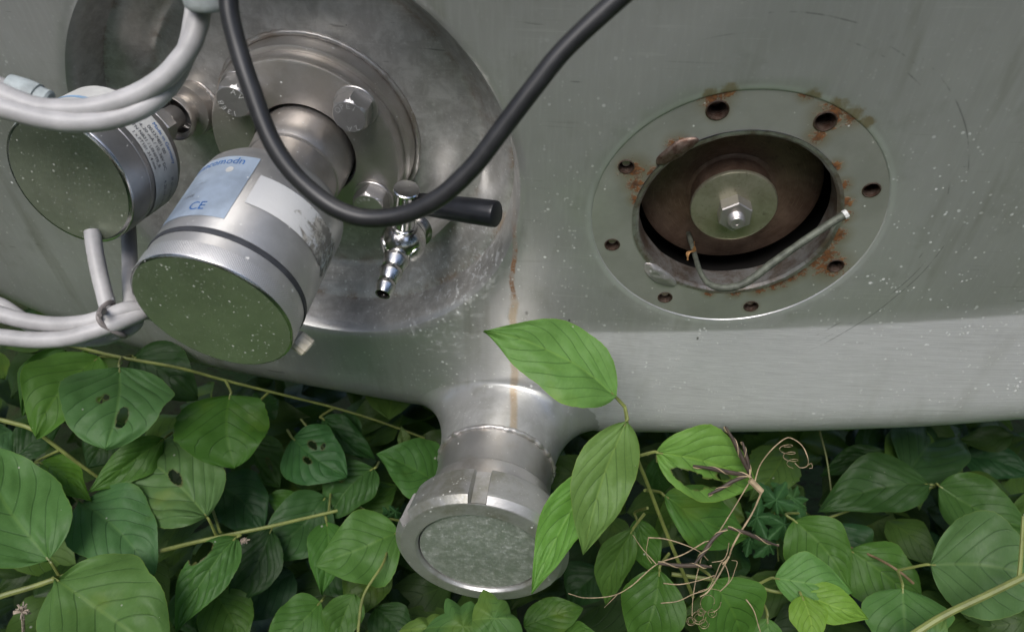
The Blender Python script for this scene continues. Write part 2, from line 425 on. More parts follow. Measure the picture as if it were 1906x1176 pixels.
# ------------------------------------------------------------------ tank head: the curved sheet
def zs(x):      # lower tangent line of the head, measured off the photograph
    return interp([(-1, -.30), (-.6, -.385), (-.5, -.413), (-.35, -.452), (-.25, -.474), (-.15, -.474), (-.10, -.455), (-.05, -.430), (0, -.421), (.06, -.414), (.38, -.376), (1, -.305)], x)
def f(x, z): return .4700 - .1363*x + .1755*x*x - .098*(z+.29)
E0 = -5.6
def kink(x): return 9.0*sstep(-.07, .08, x)
RK = .055
EDGE = [(-400, 330), (-200, 440), (0, 543), (100, 590), (230, 640), (400, 685), (600, 722), (760, 750), (1100, 803), (1300, 805), (1500, 802), (1700, 795), (1906, 780), (2200, 750), (2600, 700)]
def profile(x, t, L):
    """point t metres of arc below the tangent line"""
    z0 = zs(x); y0 = f(x, z0); e = R(E0 + kink(x))
    a = min(t, L); y = y0 - math.sin(e)*a; z = z0 - math.cos(e)*a
    if t > L:
        ang = min((t-L)/RK, R(95)+e)
        e2 = e - ang
        # arc centre is inside the tank
        cy = y + math.cos(e)*RK; cz = z - math.sin(e)*RK
        y = cy - math.cos(e2)*RK; z = cz + math.sin(e2)*RK
        rest = (t-L) - ang*RK
        if rest > 0: y += -math.sin(e2)*rest; z += -math.cos(e2)*rest
    return V(x, y, z)
def solve_L(x):
    lo, hi = .0, .25
    for _ in range(22):
        L = (lo+hi)/2; best = max((proj(profile(x, L+k*.004, L))[::-1] for k in range(0, 22)), key=lambda q: q[0])
        if best[0] < interp(EDGE, best[1]): lo = L
        else: hi = L
    return (lo+hi)/2
LT = [(-1 + .05*i, solve_L(-1+.05*i)) for i in range(0, 40)]
def band_len(x): return max(.01, interp(LT, x))
def sheet(x, eta):
    """eta > 0: metres of height above the tangent line; below: band, roll, underside"""
    if eta >= 0:
        z = zs(x) + eta; return V(x, f(x, z), z)
    L = band_len(x)
    if eta > -.11: return profile(x, L*(-eta/.11), L)
    if eta > -.21: return profile(x, L + (-eta-.11)/.10*RK*R(95+E0+kink(x)), L)
    return profile(x, L + RK*R(95+E0+kink(x)) + (-eta-.21), L)
def sheet_n(x, eta, d=.003):
    a = sheet(x+d, eta)-sheet(x-d, eta); b = sheet(x, eta+d)-sheet(x, eta-d)
    n = a.cross(b).normalized(); return n if n.y < 0 or eta < -.1 else -n
def on_sheet(p):
    x = p.x; z = p.z - CAMH; return Vector((x, f(x, z), z + CAMH))
def dom(p): return (p.x, p.z - CAMH - zs(p.x))
def circ_dom(c, u, v, r, n): return [dom(c + (u*math.cos(2*math.pi*i/n) + v*math.sin(2*math.pi*i/n))*r) for i in range(n)]
def cdt(points, loops, holes, maxd=None):
    """points: free 2-D points; loops: closed boundaries (the first is the outside); returns verts, tris without the holes"""
    vs = []; es = []
    for lp in loops:
        b = len(vs); vs += [Vector(p) for p in lp]; es += [(b+i, b+(i+1) % len(lp)) for i in range(len(lp))]
    vs += [Vector(p) for p in points]
    ov, oe, of, *_ = delaunay_2d_cdt(vs, es, [], 1, 1e-7)
    return ov, of
WELL_R, NW = .176, 160
def build_tank():
    root = empty('stainless_tank', V(.1, .75, -.62), 'weathered grey stainless steel tank end with recessed well, bolt ring and bottom outlet', 'tank')
    wl_ = circ_dom(B_C, BU, BV, WELL_R, NW); rg_ = circ_dom(A_C, AU, AV, A_R+.0016, 128)
    pts = []
    xs = [-1 + .0125*i for i in range(157)]
    etas = [.85-.025*i for i in range(20)] + [.35 - .0125*i for i in range(28)] + [0, -.004, -.012, -.022] + [-.035-.0125*i for i in range(6)] + [-.11] + [-.11-.01*i for i in range(1, 10)] + [-.21, -.25, -.35, -.5]
    def inside(p, c, r):
        q = (p[0]-c.x, p[1]+zs(p[0])-(c.z-CAMH)); return math.hypot(*q) < r
    outer = [(-1, -.5), (.95, -.5), (.95, .85), (-1, .85)]
    for e in etas:
        for x in xs:
            if not (-.999 < x < .949 and -.499 < e < .849): continue
            if e > -.1 and (inside((x, e), B_C, WELL_R+.006) or inside((x, e), A_C, A_R+.006)): continue
            pts.append((x, e))
    ov, of = cdt(pts, [outer, wl_, rg_], None)
    def cen(fc): return (sum(ov[i].x for i in fc)/3, sum(ov[i].y for i in fc)/3)
    verts = [sheet(p.x, p.y) for p in ov]
    def win(c, poly):
        n = len(poly); k = False; j = n-1
        for i in range(n):
            if ((poly[i][1] > c[1]) != (poly[j][1] > c[1])) and (c[0] < (poly[j][0]-poly[i][0])*(c[1]-poly[i][1])/(poly[j][1]-poly[i][1])+poly[i][0]): k = not k
            j = i
        return k
    faces = []
    for fc in of:
        c = cen(fc)
        if c[1] > -.1 and -.36 < c[0] < .3 and (win(c, wl_) or win(c, rg_)): continue
        faces.append(tuple(fc))
    nb = len(verts)
    # well: rings from the sheet inwards (r, height relative to the flange face, sheet weight)
    prof = [(WELL_R, .0277, 1, 0), (.1700, .0276, 1, .0), (.1665, .0270, 1, .0), (.1635, .0254, 1, .15), (.1610, .0222, 1, .5), (.1590, .0165, .9, .9), (.1570, .009, .7, 1), (.1548, .002, .5, 1), (.1538, -.003, .3, 1), (.153, -.0062, .2, 1), (.1515, -.0072, .1, 1), (.148, -.0092, 0, 1), (.141, -.0155, 0, 1), (.134, -.0225, 0, 1), (.1305, -.0258, 0, 1), (.1275, -.0272, 0, 1), (.1262, -.0278, 0, 1), (.122, -.028, 0, 1), (.105, -.028, 0, 1), (.09, -.028, 0, 1), (.076, -.028, 0, 1), (.05, -.028, 0, 1)]
    wellv = []; rustv = {}
    base = len(verts); rows = []
    for k, (r, h, w, wm) in enumerate(prof):
        for i in range(NW):
            a = 2*math.pi*i/NW; d = BU*math.cos(a) + BV*math.sin(a)
            pl = F_C + d*r + B_N*h
            q = B_C + d*r; sh = on_sheet(q) + B_N*(h-.0277)
            p = pl.lerp(sh, w)
            if k > 3: p = p + B_N*(mn.noise(p*18)*.0010*(0 if k < 9 else 1)) 
            verts.append(p)
    for k in range(len(prof)-1):
        for i in range(NW):
            j = (i+1) % NW
            faces.append((base+k*NW+i, base+k*NW+j, base+(k+1)*NW+j, base+(k+1)*NW+i))
    # turned-in edge round the port ring
    rb = len(verts)
    for k, (r, h) in enumerate([(A_R+.0016, 0), (A_R+.0004, -.0004), (A_R-.0012, -.0022)]):
        for i in range(128):
            a = 2*math.pi*i/128; verts.append(on_sheet(A_C + (AU*math.cos(a)+AV*math.sin(a))*r) + A_N*h)
    for k in range(2):
        for i in range(128):
            j = (i+1) % 128; faces.append((rb+k*128+i, rb+k*128+j, rb+(k+1)*128+j, rb+(k+1)*128+i))
    me = bpy.data.meshes.new('head'); me.from_pydata([tuple(v) for v in verts], [], faces)
    bm = bmesh.new(); bm.from_mesh(me)
    lay = bm.verts.layers.float.new('band'); lw = bm.verts.layers.float.new('well'); lr = bm.verts.layers.float.new('rust')
    for i, v in enumerate(bm.verts):
        if i < nb:
            x, e = ov[i].x, ov[i].y
            v[lay] = sstep(.002, -.004, e)*sstep(-.10, .08, x)*(1 - .0*x)
            if e < -.10: v[lay] *= 1
        elif i < rb:
            k = (i-base)//NW; v[lw] = prof[k][3]
            ang = ((i-base) % NW)/NW*360
            v[lr] = (1.0 if k in (9, 10) else .7 if k in (15, 16) else .25 if k in (8, 11, 14, 17) else 0)
            if k in (5, 6, 7, 12, 13) and 10 < ang < 75: v[lr] = .6
    bmesh.ops.remove_doubles(bm, verts=bm.verts, dist=1e-5)
    bmesh.ops.recalc_face_normals(bm, faces=bm.faces)
    bm.to_mesh(me); bm.free()
    obj('head', me, M['tank'], root, True, 24)
    return root
TANK = build_tank()

# ------------------------------------------------------------------ port ring on the right
HOLES = [108, 63.2, 18.6, -26.6, -72, -116, -160.3, 154]
HR = .0859; BORE = .0692
def mat_ring():
    t = NT('port_ring_steel'); co = t.co()
    n = t.noise(co, 30, 5, .6); n2 = t.noise(co, 120, 6, .75, .5); n3 = t.noise(t.mapv(co, (1, 1, 1), (5, 2, 1)), 380, 4, .7)
    col = t.mix(t.rng(n, .3, .7), (.44, .44, .40), (.53, .53, .49))
    pts = []
    def ap(deg, r, rad): p = A_C + (AU*math.cos(R(deg)) + AV*math.sin(R(deg)))*r; pts.append((p.x, p.y, p.z, rad))
    for dg, r, rad in ((108, .094, .017), (104, .098, .012), (63, .092, .021), (57, .098, .015), (61, .076, .013), (76, .098, .010), (154, .080, .018), (161, .074, .014), (-28, .083, .022), (-24, .074, .019), (-9, .071, .015), (4, .070, .012), (-40, .0695, .014), (-52, .069, .014), (-66, .069, .013), (-80, .069, .010), (26, .0695, .010), (-72, .086, .009), (130, .073, .013), (108, .0859, .012), (63.2, .0859, .013), (18.6, .0859, .0085), (-160, .0859, .007), (154, .0859, .011), (-116, .0859, .007), (-30, .070, .014), (-46, .070, .012), (-58, .070, .012), (14, .070, .010), (40, .070, .009), (-95, .070, .008), (150, .070, .009), (170, .070, .009)):
        ap(dg, r, rad)
    s = t.spots(co, pts)
    rust = t.rng(t.math('ADD', s, t.math('ADD', t.math('MULTIPLY', t.math('SUBTRACT', n2, .5), 1.2), t.math('MULTIPLY', t.math('SUBTRACT', n3, .5), 1.3))), .52, .80)
    rust = t.math('MULTIPLY', rust, t.rng(s, .02, .2))
    halo = t.math('MULTIPLY', t.rng(s, .0, .8), .75)
    col = t.mix(halo, col, (.34, .28, .17))
    rc = t.mix(t.rng(n3, .35, .62), (.045, .022, .013), (.22, .09, .028))
    rc = t.mix(t.rng(n2, .55, .68), rc, (.30, .16, .06))
    col = t.mix(rust, col, rc)
    d = t.specks(co, 500, .05, .4); col = t.mix(d, col, (.75, .75, .7))
    return t.set(col, t.mixf(t.math('MAXIMUM', rust, d), .58, 0), t.mixf(rust, t.math('ADD', t.math('MULTIPLY', n, .15), .26), .85),
                 t.bump(t.math('ADD', t.math('MULTIPLY', n3, .3), t.math('MULTIPLY', rust, 1.5)), .35, .0006))
M['ring'] = mat_ring()
def mat_rusty(name, a, b, rough=.6, metal=.3, sc=60, swirl=False):
    t = NT(name); co = t.co(); n = t.noise(co, sc, 7, .7, .4); n2 = t.noise(co, sc*5, 4, .7)
    col = t.mix(t.rng(n, .35, .65), a, b)
    col = t.mix(t.math('MULTIPLY', t.rng(n2, .55, .75), .5), col, tuple(c*.35 for c in a))
    h = n2
    if swirl:
        uv = t.co('UV'); g = t.noise(t.mapv(uv, (3.0, 1500, 1)), 1, 4, .7)
        col = t.mix(t.math('MULTIPLY', t.rng(g, .5, .75), .45), col, tuple(min(1, c*1.9) for c in b)); h = t.math('ADD', n2, t.math('MULTIPLY', g, 1.5))
    return t.set(col, metal, rough, t.bump(h, .3, .0006))
M['boreiron'] = mat_rusty('rusty_bore', (.22, .17, .13), (.48, .48, .46), .34, .75, 45)
M['disciron'] = mat_rusty('browned_disc', (.13, .080, .055), (.22, .148, .108), .42, .45, 35, True)
M['holesteel'] = mat_rusty('threaded_hole', (.09, .05, .035), (.20, .15, .12), .4, .7, 200)
M['washer'] = mat_rusty('stained_washer', (.38, .36, .25), (.50, .48, .36), .36, .75, 60)
def build_ring():
    outer = [(A_R*math.cos(2*math.pi*i/128), A_R*math.sin(2*math.pi*i/128)) for i in range(128)]
    inner = [(BORE*math.cos(2*math.pi*i/112), BORE*math.sin(2*math.pi*i/112)) for i in range(112)]
    loops = [outer, inner]; hs = []
    for k, dg in enumerate(HOLES):
        c = (HR*math.cos(R(dg)), HR*math.sin(R(dg))); rr = .0062 if k < 2 else .0052 if k in (2, 3) else .0048
        hs.append((c, rr)); loops.append([(c[0]+rr*math.cos(2*math.pi*i/24), c[1]+rr*math.sin(2*math.pi*i/24)) for i in range(24)])
    pts = []
    for r in (.0735, .078, .0825, .0865, .0905, .094):
        for i in range(96):
            a = 2*math.pi*(i+.5*(r > .08))/96; p = (r*math.cos(a), r*math.sin(a))
            if all(math.hypot(p[0]-c[0], p[1]-c[1]) > rr+.0015 for c, rr in hs): pts.append(p)
    ov, of = cdt(pts, loops, None)
    def w3(p, h=0.0): return on_sheet(A_C + AU*p[0] + AV*p[1]) + A_N*(h-.0010)
    verts = [w3(p) for p in ov]; faces = []
    for fc in of:
        c = (sum(ov[i].x for i in fc)/3, sum(ov[i].y for i in fc)/3)
        if math.hypot(*c) < BORE*.9995: continue
        if any(math.hypot(c[0]-h[0], c[1]-h[1]) < rr for h, rr in hs): continue
        faces.append(tuple(fc))
    me = bpy.data.meshes.new('ring'); me.from_pydata([tuple(v) for v in verts], [], faces)
    bm = bmesh.new(); bm.from_mesh(me); bmesh.ops.recalc_face_normals(bm, faces=bm.faces); bm.to_mesh(me); bm.free()
    ring = obj('port_ring', me, M['ring'], TANK, True, 40, label='flat steel ring with eight bolt holes and rust stains')
    # bolt holes: a bright countersunk lip, a thread and a dark floor
    for k, (c, rr) in enumerate(hs):
        b = MB(); o = w3(c)
        b.lathe([(rr*1.16, .0002), (rr*1.02, .0005), (rr*.93, -.0012)] + [(rr*(.84 if j % 2 else .90), -.0016-.0011*(j+1)) for j in range(12)] + [(.0001, -.016)], o, A_N, 24)
        bh = obj('bolt_hole', b.mesh('bolt_hole'), M['holesteel'], ring)
        if k in (4, 5, 6, 7):
            b = MB(); b.lathe([(.0001, -.0040), (rr*.50, -.0040), (rr*.62, -.0046), (rr*.64, -.012)], o, A_N, 20); obj('broken_screw', b.mesh('broken_screw'), M['bolt'], bh)
    # bore: lip, wall, back
    b = MB(); o = on_sheet(A_C) - A_N*.0010
    oo = A_C + A_N*((on_sheet(A_C)-A_C).dot(A_N) - .001)
    b.lathe([(BORE+.0002, .0006), (BORE-.0022, .0004), (BORE-.0040, -.0012), (BORE-.0046, -.006), (BORE-.0046, -.0185), (BORE-.002, -.0195), (BORE+.018, -.0200)], oo, A_N, 112,
            rfun=lambda r, h, t: r + .0006*mn.noise(Vector((math.cos(t)*6, math.sin(t)*6, h*90))))
    obj('bore_lip', b.mesh('bore_lip'), M['boreiron'], ring)
    b = MB(); b.lathe([(BORE+.017, -.0190), (BORE+.020, -.030), (BORE+.020, -.09), (.0001, -.0905)], oo, A_N, 96)
    obj('bore_cavity', b.mesh('bore_cavity'), M['dark'], ring)  # near-black base stands in for the shade deep in the port
    # two weld lugs left on the bore edge
    for dg, ln, wd, m in ((132, .0155, .0055, 'holesteel'), (-129, .016, .0062, 'weld')):
        b = MB(); c = oo + (AU*math.cos(R(dg)) + AV*math.sin(R(dg)))*(BORE+.0015)
        tt = -AU*math.sin(R(dg)) + AV*math.cos(R(dg)); rd = AU*math.cos(R(dg)) + AV*math.sin(R(dg))
        rows = []
        for j in range(9):
            ph = math.pi*j/16
            row = []
            for i in range(28):
                a = 2*math.pi*i/28
                p = c + tt*(ln*math.cos(a)*math.cos(ph)) + rd*(wd*math.sin(a)*math.cos(ph)) + A_N*(.0030*math.sin(ph)) - rd*(math.cos(a)**2*.0012)
                p += Vector((mn.noise(p*260), mn.noise(p*260+Vector((5, 0, 0))), mn.noise(p*260+Vector((0, 7, 0)))))*.0007
                row.append(p)
            rows.append(row)
        b.grid(rows, True); obj('weld_lug', b.mesh('weld_lug'), M[m], ring)
    return oo
PORT = build_ring()
def build_rotor():
    o = PORT; root = empty('rotor_disc', o - A_N*.04, 'rust brown rotor disc with pale washer and nut inside the round port', 'rotor')
    b = MB(); b.lathe([(.0001, -.0328), (.030, -.0325), (.040, -.0322), (.0595, -.0322), (.0625, -.0335), (.063, -.036), (.063, -.046), (.05, -.047)], o, A_N, 96)
    obj('disc', b.mesh('disc'), M['disciron'], root)
    b = MB(); b.lathe([(.0305, -.0322), (.0298, -.0316), (.0275, -.0312), (.0262, -.0150), (.020, -.0148)], o, A_N, 72)
    obj('hub', b.mesh('hub'), M['disciron'], root)
    b = MB(); b.lathe([(.0001, -.0118), (.0268, -.0118), (.0288, -.0124), (.0294, -.0135), (.0294, -.0150), (.02, -.0151)], o, A_N, 72)
    wa = obj('washer', b.mesh('washer'), M['washer'], root, label='greenish washer ringed with rust')
    n2 = (A_N + AV*.05).normalized(); u, v = frame(n2)
    b = MB(); b.prism(hexpoly(.0205, R(90)), o - A_N*.0118, u, v, n2, -.0005, .0112, .0007)
    nu = obj('nut', b.mesh('nut'), M['flange'], root, True, 15)
    b = MB(); b.lathe([(.0001, .0176), (.0014, .0176), (.0016, .0182), (.0042, .0182), (.0050, .0172)] + [(.0058 if j % 2 else .0050, .0166-.0009*j) for j in range(8)] + [(.0054, -.001)], o - A_N*.0118, n2, 32)
    obj('stud', b.mesh('stud'), M['flange'], root)
    return root
build_rotor()
def build_wire():
    p0 = PORT - A_N*.0335
    d0 = .556
    pts = [at(1279, 428, .600), at(1283, 440, .586), at(1292, 470, .566), at(1301, 500, .548), at(1313, 522, .540), at(1332, 534, .534), at(1360, 535, .530), at(1392, 524, .527), at(1440, 488, .522), at(1500, 446, .517), at(1545, 416, .514), at(1574, 399, .512)]
    root = empty('bent_wire', pts[0], 'stiff bent wire lead sticking out of the port across its lower lip', 'wire')
    b = MB(); b.tube(spline(pts, 8), lambda t: .0018+.0008*sstep(.25, .6, t)+.0002*mn.noise(Vector((t*30, 0, 0))), 12); obj('jacket', b.mesh('jacket'), plain('wire_jacket', (.12, .13, .10), .6, metal=.15, var=.5, sc=140, bump=.2), root)
    b = MB(); e = pts[-1]; dr = (pts[-1]-pts[-2]).normalized(); b.tube([e - dr*.0015, e + dr*.0012], .0031, 8); obj('cut_end', b.mesh('cut_end'), M['label_white'], root)
    b = MB()
    for k in range(3):
        q = [at(1288+2*k, 450, .578), at(1295-k*3, 466, .565), at(1284-k*3, 470, .562), at(1279+k, 484, .563)]
        b.tube(spline(q, 5), .0005, 5)
    obj('copper_strand', b.mesh('copper_strand'), plain('copper_strand', (.36, .19, .07), .45, metal=.6), root)
build_wire()

# ------------------------------------------------------------------ outlet at the bottom
N_N = Vector((-.1216, -.99258, 0)).normalized(); K = 1.35
N_C = CAM + Vector((-.01744, .26284, -.39446))*K       # centre of the front edge of the nut
NU, NV = frame(N_N)
def build_outlet():
    wr, wh = .0356*K, -.0603*K
    n = 96
    cx = (N_C - N_N*.16).x
    cz = N_C.z - CAMH - zs(cx) + .012
    b = MB(); rows = []; uvs = []
    for j in range(26):
        t = j/25; row = []; uv = []
        for i in range(n):
            a = 2*math.pi*i/n; c, s = math.cos(a), math.sin(a)
            def sp(r, off): return sheet(cx + r*c*1.22, -.138 + r*s) + sheet_n(cx + r*c*1.22, -.138+r*s)*off
            P0 = sp(.068, -.0004); Q0 = sp(.050, .0020)
            P1 = N_C + N_N*(wh-.002) + (NU*c + NV*s)*wr*1.02; Q1 = P1 - N_N*.034 + (NU*c+NV*s)*.002
            p = P0*(1-t)**3 + Q0*(3*t*(1-t)**2) + Q1*(3*t*t*(1-t)) + P1*t**3
            p += (p - N_C).normalized()*mn.noise(p*45)*.0012*math.sin(math.pi*t)
            row.append(p); uv.append((a, t*.1))
        rows.append(row); uvs.append(uv)
    b.grid(rows, True, uvs)
    nm = b.mesh('outlet_neck'); la = nm.attributes.new('well', 'FLOAT', 'POINT')
    for i in range(len(nm.vertices)): la.data[i].value = .5*sstep(.3, .8, (i//n)/25)
    neck = obj('outlet_neck', nm, M['tank'], TANK, True, 60, label='flared neck drawn out of the tank bottom')
    b = MB()
    b.lathe([(wr*.999, wh-.003), (wr, wh+.004), (wr*1.0, wh+.030), (wr*1.012, wh+.0315), (wr*1.05, wh+.0335), (wr*1.06, wh+.038), (wr*1.05, wh+.048), (wr, wh+.06)], N_C, N_N, 96)
    obj('outlet_tube', b.mesh('outlet_tube'), M['neck'], neck)
    b = MB(); pts = []
    for i in range(181):
        a = 2*math.pi*i/180; pts.append(N_C + N_N*(wh - .001 + .0012*mn.noise(Vector((a*9, 1, 2)))) + (NU*math.cos(a)+NV*math.sin(a))*(wr*1.012 + .0008*mn.noise(Vector((a*14, 4, 1)))))
    b.tube(pts, lambda t: .0022 + .0008*mn.noise(Vector((t*45, 0, 3))), 8, False)
    obj('weld_bead', b.mesh('weld_bead'), M['weld'], neck, True, 0)
    # slotted union nut and blank
    root = empty('union_nut', N_C - N_N*.03, 'scuffed slotted union nut with blank cap on the bottom outlet', 'pipe cap')
    edges = []; slots = [91 + 60*k for k in range(6)]; hw = 5.8
    th = []
    for s in slots:
        th += [s-hw-.4, s-hw+.4, s, s+hw-.4, s+hw+.4] + [s+hw+.4 + (60-2*hw-.8)*j/14 for j in range(1, 14)]
    th = [R(x) for x in sorted(x % 360 for x in th)]
    def rf(r, h, t):
        dg = math.degrees(t) % 360
        d = min(abs((dg-s+180) % 360-180) for s in slots)
        if d < hw and r > .058 and h < .0035: return min(r, .0578)
        return r
    b = MB()
    b.lathe([(.045, -.0285), (.0595, -.0290), (.0618, -.0282), (.0626, -.0262), (.0648, -.0160), (.0668, -.0030), (.0674, -.0024), (.0674, -.0004), (.0630, .0044), (.0622, .0048), (.0512, .0058), (.0504, .0054), (.0492, .0034), (.0488, .0005)], N_C, N_N, 0, rf, th)
    obj('slotted_ring', b.mesh('slotted_ring'), M['nut'], root, True, 18)
    b = MB(); b.lathe([(.0001, .0030), (.046, .0030), (.0477, .0026), (.0482, .0014), (.0482, -.003)], N_C, N_N, 96)
    obj('blank_cap', b.mesh('blank_cap'), M['capdisc'], root, True, 40)
build_outlet()

# ------------------------------------------------------------------ flange in the well, bolts
def bolt(name, org, n, af, hh, rot, marks, label, group, wr=.0155):
    u, v = frame(n)
    root = empty(name, org, label, 'bolt', group)
    b = MB(); b.lathe([(.004, .0019), (wr-.0004, .0019), (wr, .0014), (wr, .0002), (wr-.0002, 0)], org, n, 48); obj('spring_washer', b.mesh('spring_washer'), M['bolt'], root)
    # hexagon head with a turned chamfer: hexagon cut by a cone
    b = MB(); segs = 96; rows = []
    for (rc, h) in ((99, .0019), (99, hh*.72), (af*.575, hh*.80), (af*.53, hh*.90), (af*.485, hh*.985), (af*.47, hh), (af*.28, hh-.0002), (.00001, hh-.0004)):
        row = []
        for i in range(segs):
            a = 2*math.pi*i/segs
            k = ((a - rot) % R(60)) - R(30); rh = af/2/math.cos(k)
            r = min(rh, rc); row.append(org + n*h + (u*math.cos(a)+v*math.sin(a))*r)
        rows.append(row)
    b.grid(rows[::-1], True); head = obj('bolt_head', b.mesh('bolt_head'), M['bolt'], root, True, 25)
    for s, a0, sz, spread in marks:
        b = MB()
        for k, ch in enumerate(s):
            a = R(a0 - (k-(len(s)-1)/2)*spread)
            vs, fs = text_verts(ch, sz); bb = len(b.v)
            c = org + (u*math.cos(a)+v*math.sin(a))*af*.355; tx = (u*math.sin(a) - v*math.cos(a)); ty = (u*math.cos(a)+v*math.sin(a))
            for q in vs: b.v.append(c + tx*q[0] + ty*q[1] + n*(hh+.00035)); b.uv.append((0, 0))
            for q in fs: b.f.append(tuple(bb+i for i in q))
        obj('raised_mark', b.mesh('raised_mark'), M['mark'], head, False)
def build_flange():
    root = empty('bolted_flange', F_C - B_N*.03, 'round stepped steel flange bolted in the recessed well', 'flange')
    b = MB()
    b.lathe([(.036, -.030), (.0372, -.003), (.0376, -.0008), (.0384, 0), (.0690, 0), (.0704, -.0007), (.0712, -.0022), (.0712, -.0118), (.0706, -.0128), (.0685, -.0132)], F_C, B_N, 128)
    obj('cover_plate', b.mesh('cover_plate'), M['flange'], root)
    b = MB()
    b.lathe([(.0680, -.0128), (.0728, -.0134), (.0742, -.0140), (.0748, -.0156), (.0750, -.0268), (.0760, -.0290)], F_C, B_N, 128)
    obj('base_ring', b.mesh('base_ring'), M['flange'], root)
    pts = [F_C - B_N*.0276 + (BU*math.cos(2*math.pi*i/160)+BV*math.sin(2*math.pi*i/160))*(.0768+.0006*mn.noise(Vector((i*.9, 0, 0)))) for i in range(161)]
    b = MB(); b.tube(pts, lambda t: .0022+.0007*mn.noise(Vector((t*110, 2, 0))), 7, False); obj('weld_bead', b.mesh('weld_bead'), M['weld'], root, True, 0)
    b = MB(); b.lathe([(.037, -.006), (.033, -.0062), (.030, -.012)], F_C, B_N, 64); obj('bore_seal', b.mesh('bore_seal'), M['dark'], root)
    for k, (a, rot, lab, mk) in enumerate(((129.6, R(8), 'hexagon bolt partly behind the black cable at upper left of the flange', (('I3EB', 225, .0056, 27), ('AV', 52, .0056, 36))),
                                     (42, R(22), 'hexagon bolt at upper right of the flange with raised lettering', (('OPEI', 100, .0056, 29), ('A2', -78, .0060, -38))),
                                     (-38, R(35), 'hexagon bolt at lower right of the flange beside the valve stem', (('8888', 112, .0036, 22),)),
                                     (-140, R(15), 'hexagon bolt of the flange hidden behind the transmitter', ()))):
        if k == 3: continue
        rr = (.0580, .0612, .0592)[k]
        o = F_C + (BU*math.cos(R(a))+BV*math.sin(R(a)))*rr
        bolt('hex_bolt', o, B_N, .0238, .0155 if k < 2 else .0135, rot, mk, lab, 'bolts of the flange')
build_flange()

# ------------------------------------------------------------------ transmitters
def wrap(b, org, ax, r, a0, s0, pts2, faces, flip=1):
    """2-D points bent round a cylinder: first coordinate round it, second along it"""
    u, v = frame(ax); bb = len(b.v)
    for (x, y) in pts2:
        a = a0 + x/r; b.v.append(org + ax*(s0+y) + (u*math.cos(a)+v*math.sin(a))*r); b.uv.append((x, y))
    for q in faces: b.f.append(tuple(bb+i for i in q))
def patch(b, org, ax, r, a0, a1, s0, s1, n=24, m=4, jag=0.0):
    u, v = frame(ax); rows = []; uvs = []
    for j in range(m+1):
        row = []; uv = []
        for i in range(n+1):
            t = i/n; a = a0+(a1-a0)*t; s = s0+(s1-s0)*j/m
            if jag: 
                s += jag*mn.noise(Vector((i*.7, j*5.0, 1)))*sstep(.5, 1, t)*(1 if j in (0, m) else .3)
            row.append(org + ax*s + (u*math.cos(a)+v*math.sin(a))*r); uv.append((t, j/m))
        rows.append(row); uvs.append(uv)
    b.grid(rows, False, uvs)
def txt(b, s, size, org, ax, r, a0, s0, along='circ', sx=1, sy=1):
    vs, fs = text_verts(s, size)
    if along == 'circ': pp = [(q[0]*sx, q[1]*sy) for q in vs]
    else: pp = [(q[1]*sx, q[0]*sy) for q in vs]
    wrap(b, org, ax, r, a0, s0, pp, fs)
S_N = Vector((-.19935, -.96316, -.18048)).normalized(); S_C = V(-.17988, .36652, -.30624)
def ang_of(px, py, org, ax, r, s):
    """angle round the axis of the point of the cylinder seen at a pixel"""
    u, v = frame(ax); best = None
    for k in range(720):
        a = R(k/2); d = u*math.cos(a)+v*math.sin(a); p = org + ax*s + d*r
        if d.dot(CAM-p) < 0: continue
        q = proj(p); e = (q[0]-px)**2 + (q[1]-py)**2
        if best is None or e < best[0]: best = (e, a)
    return best[1]
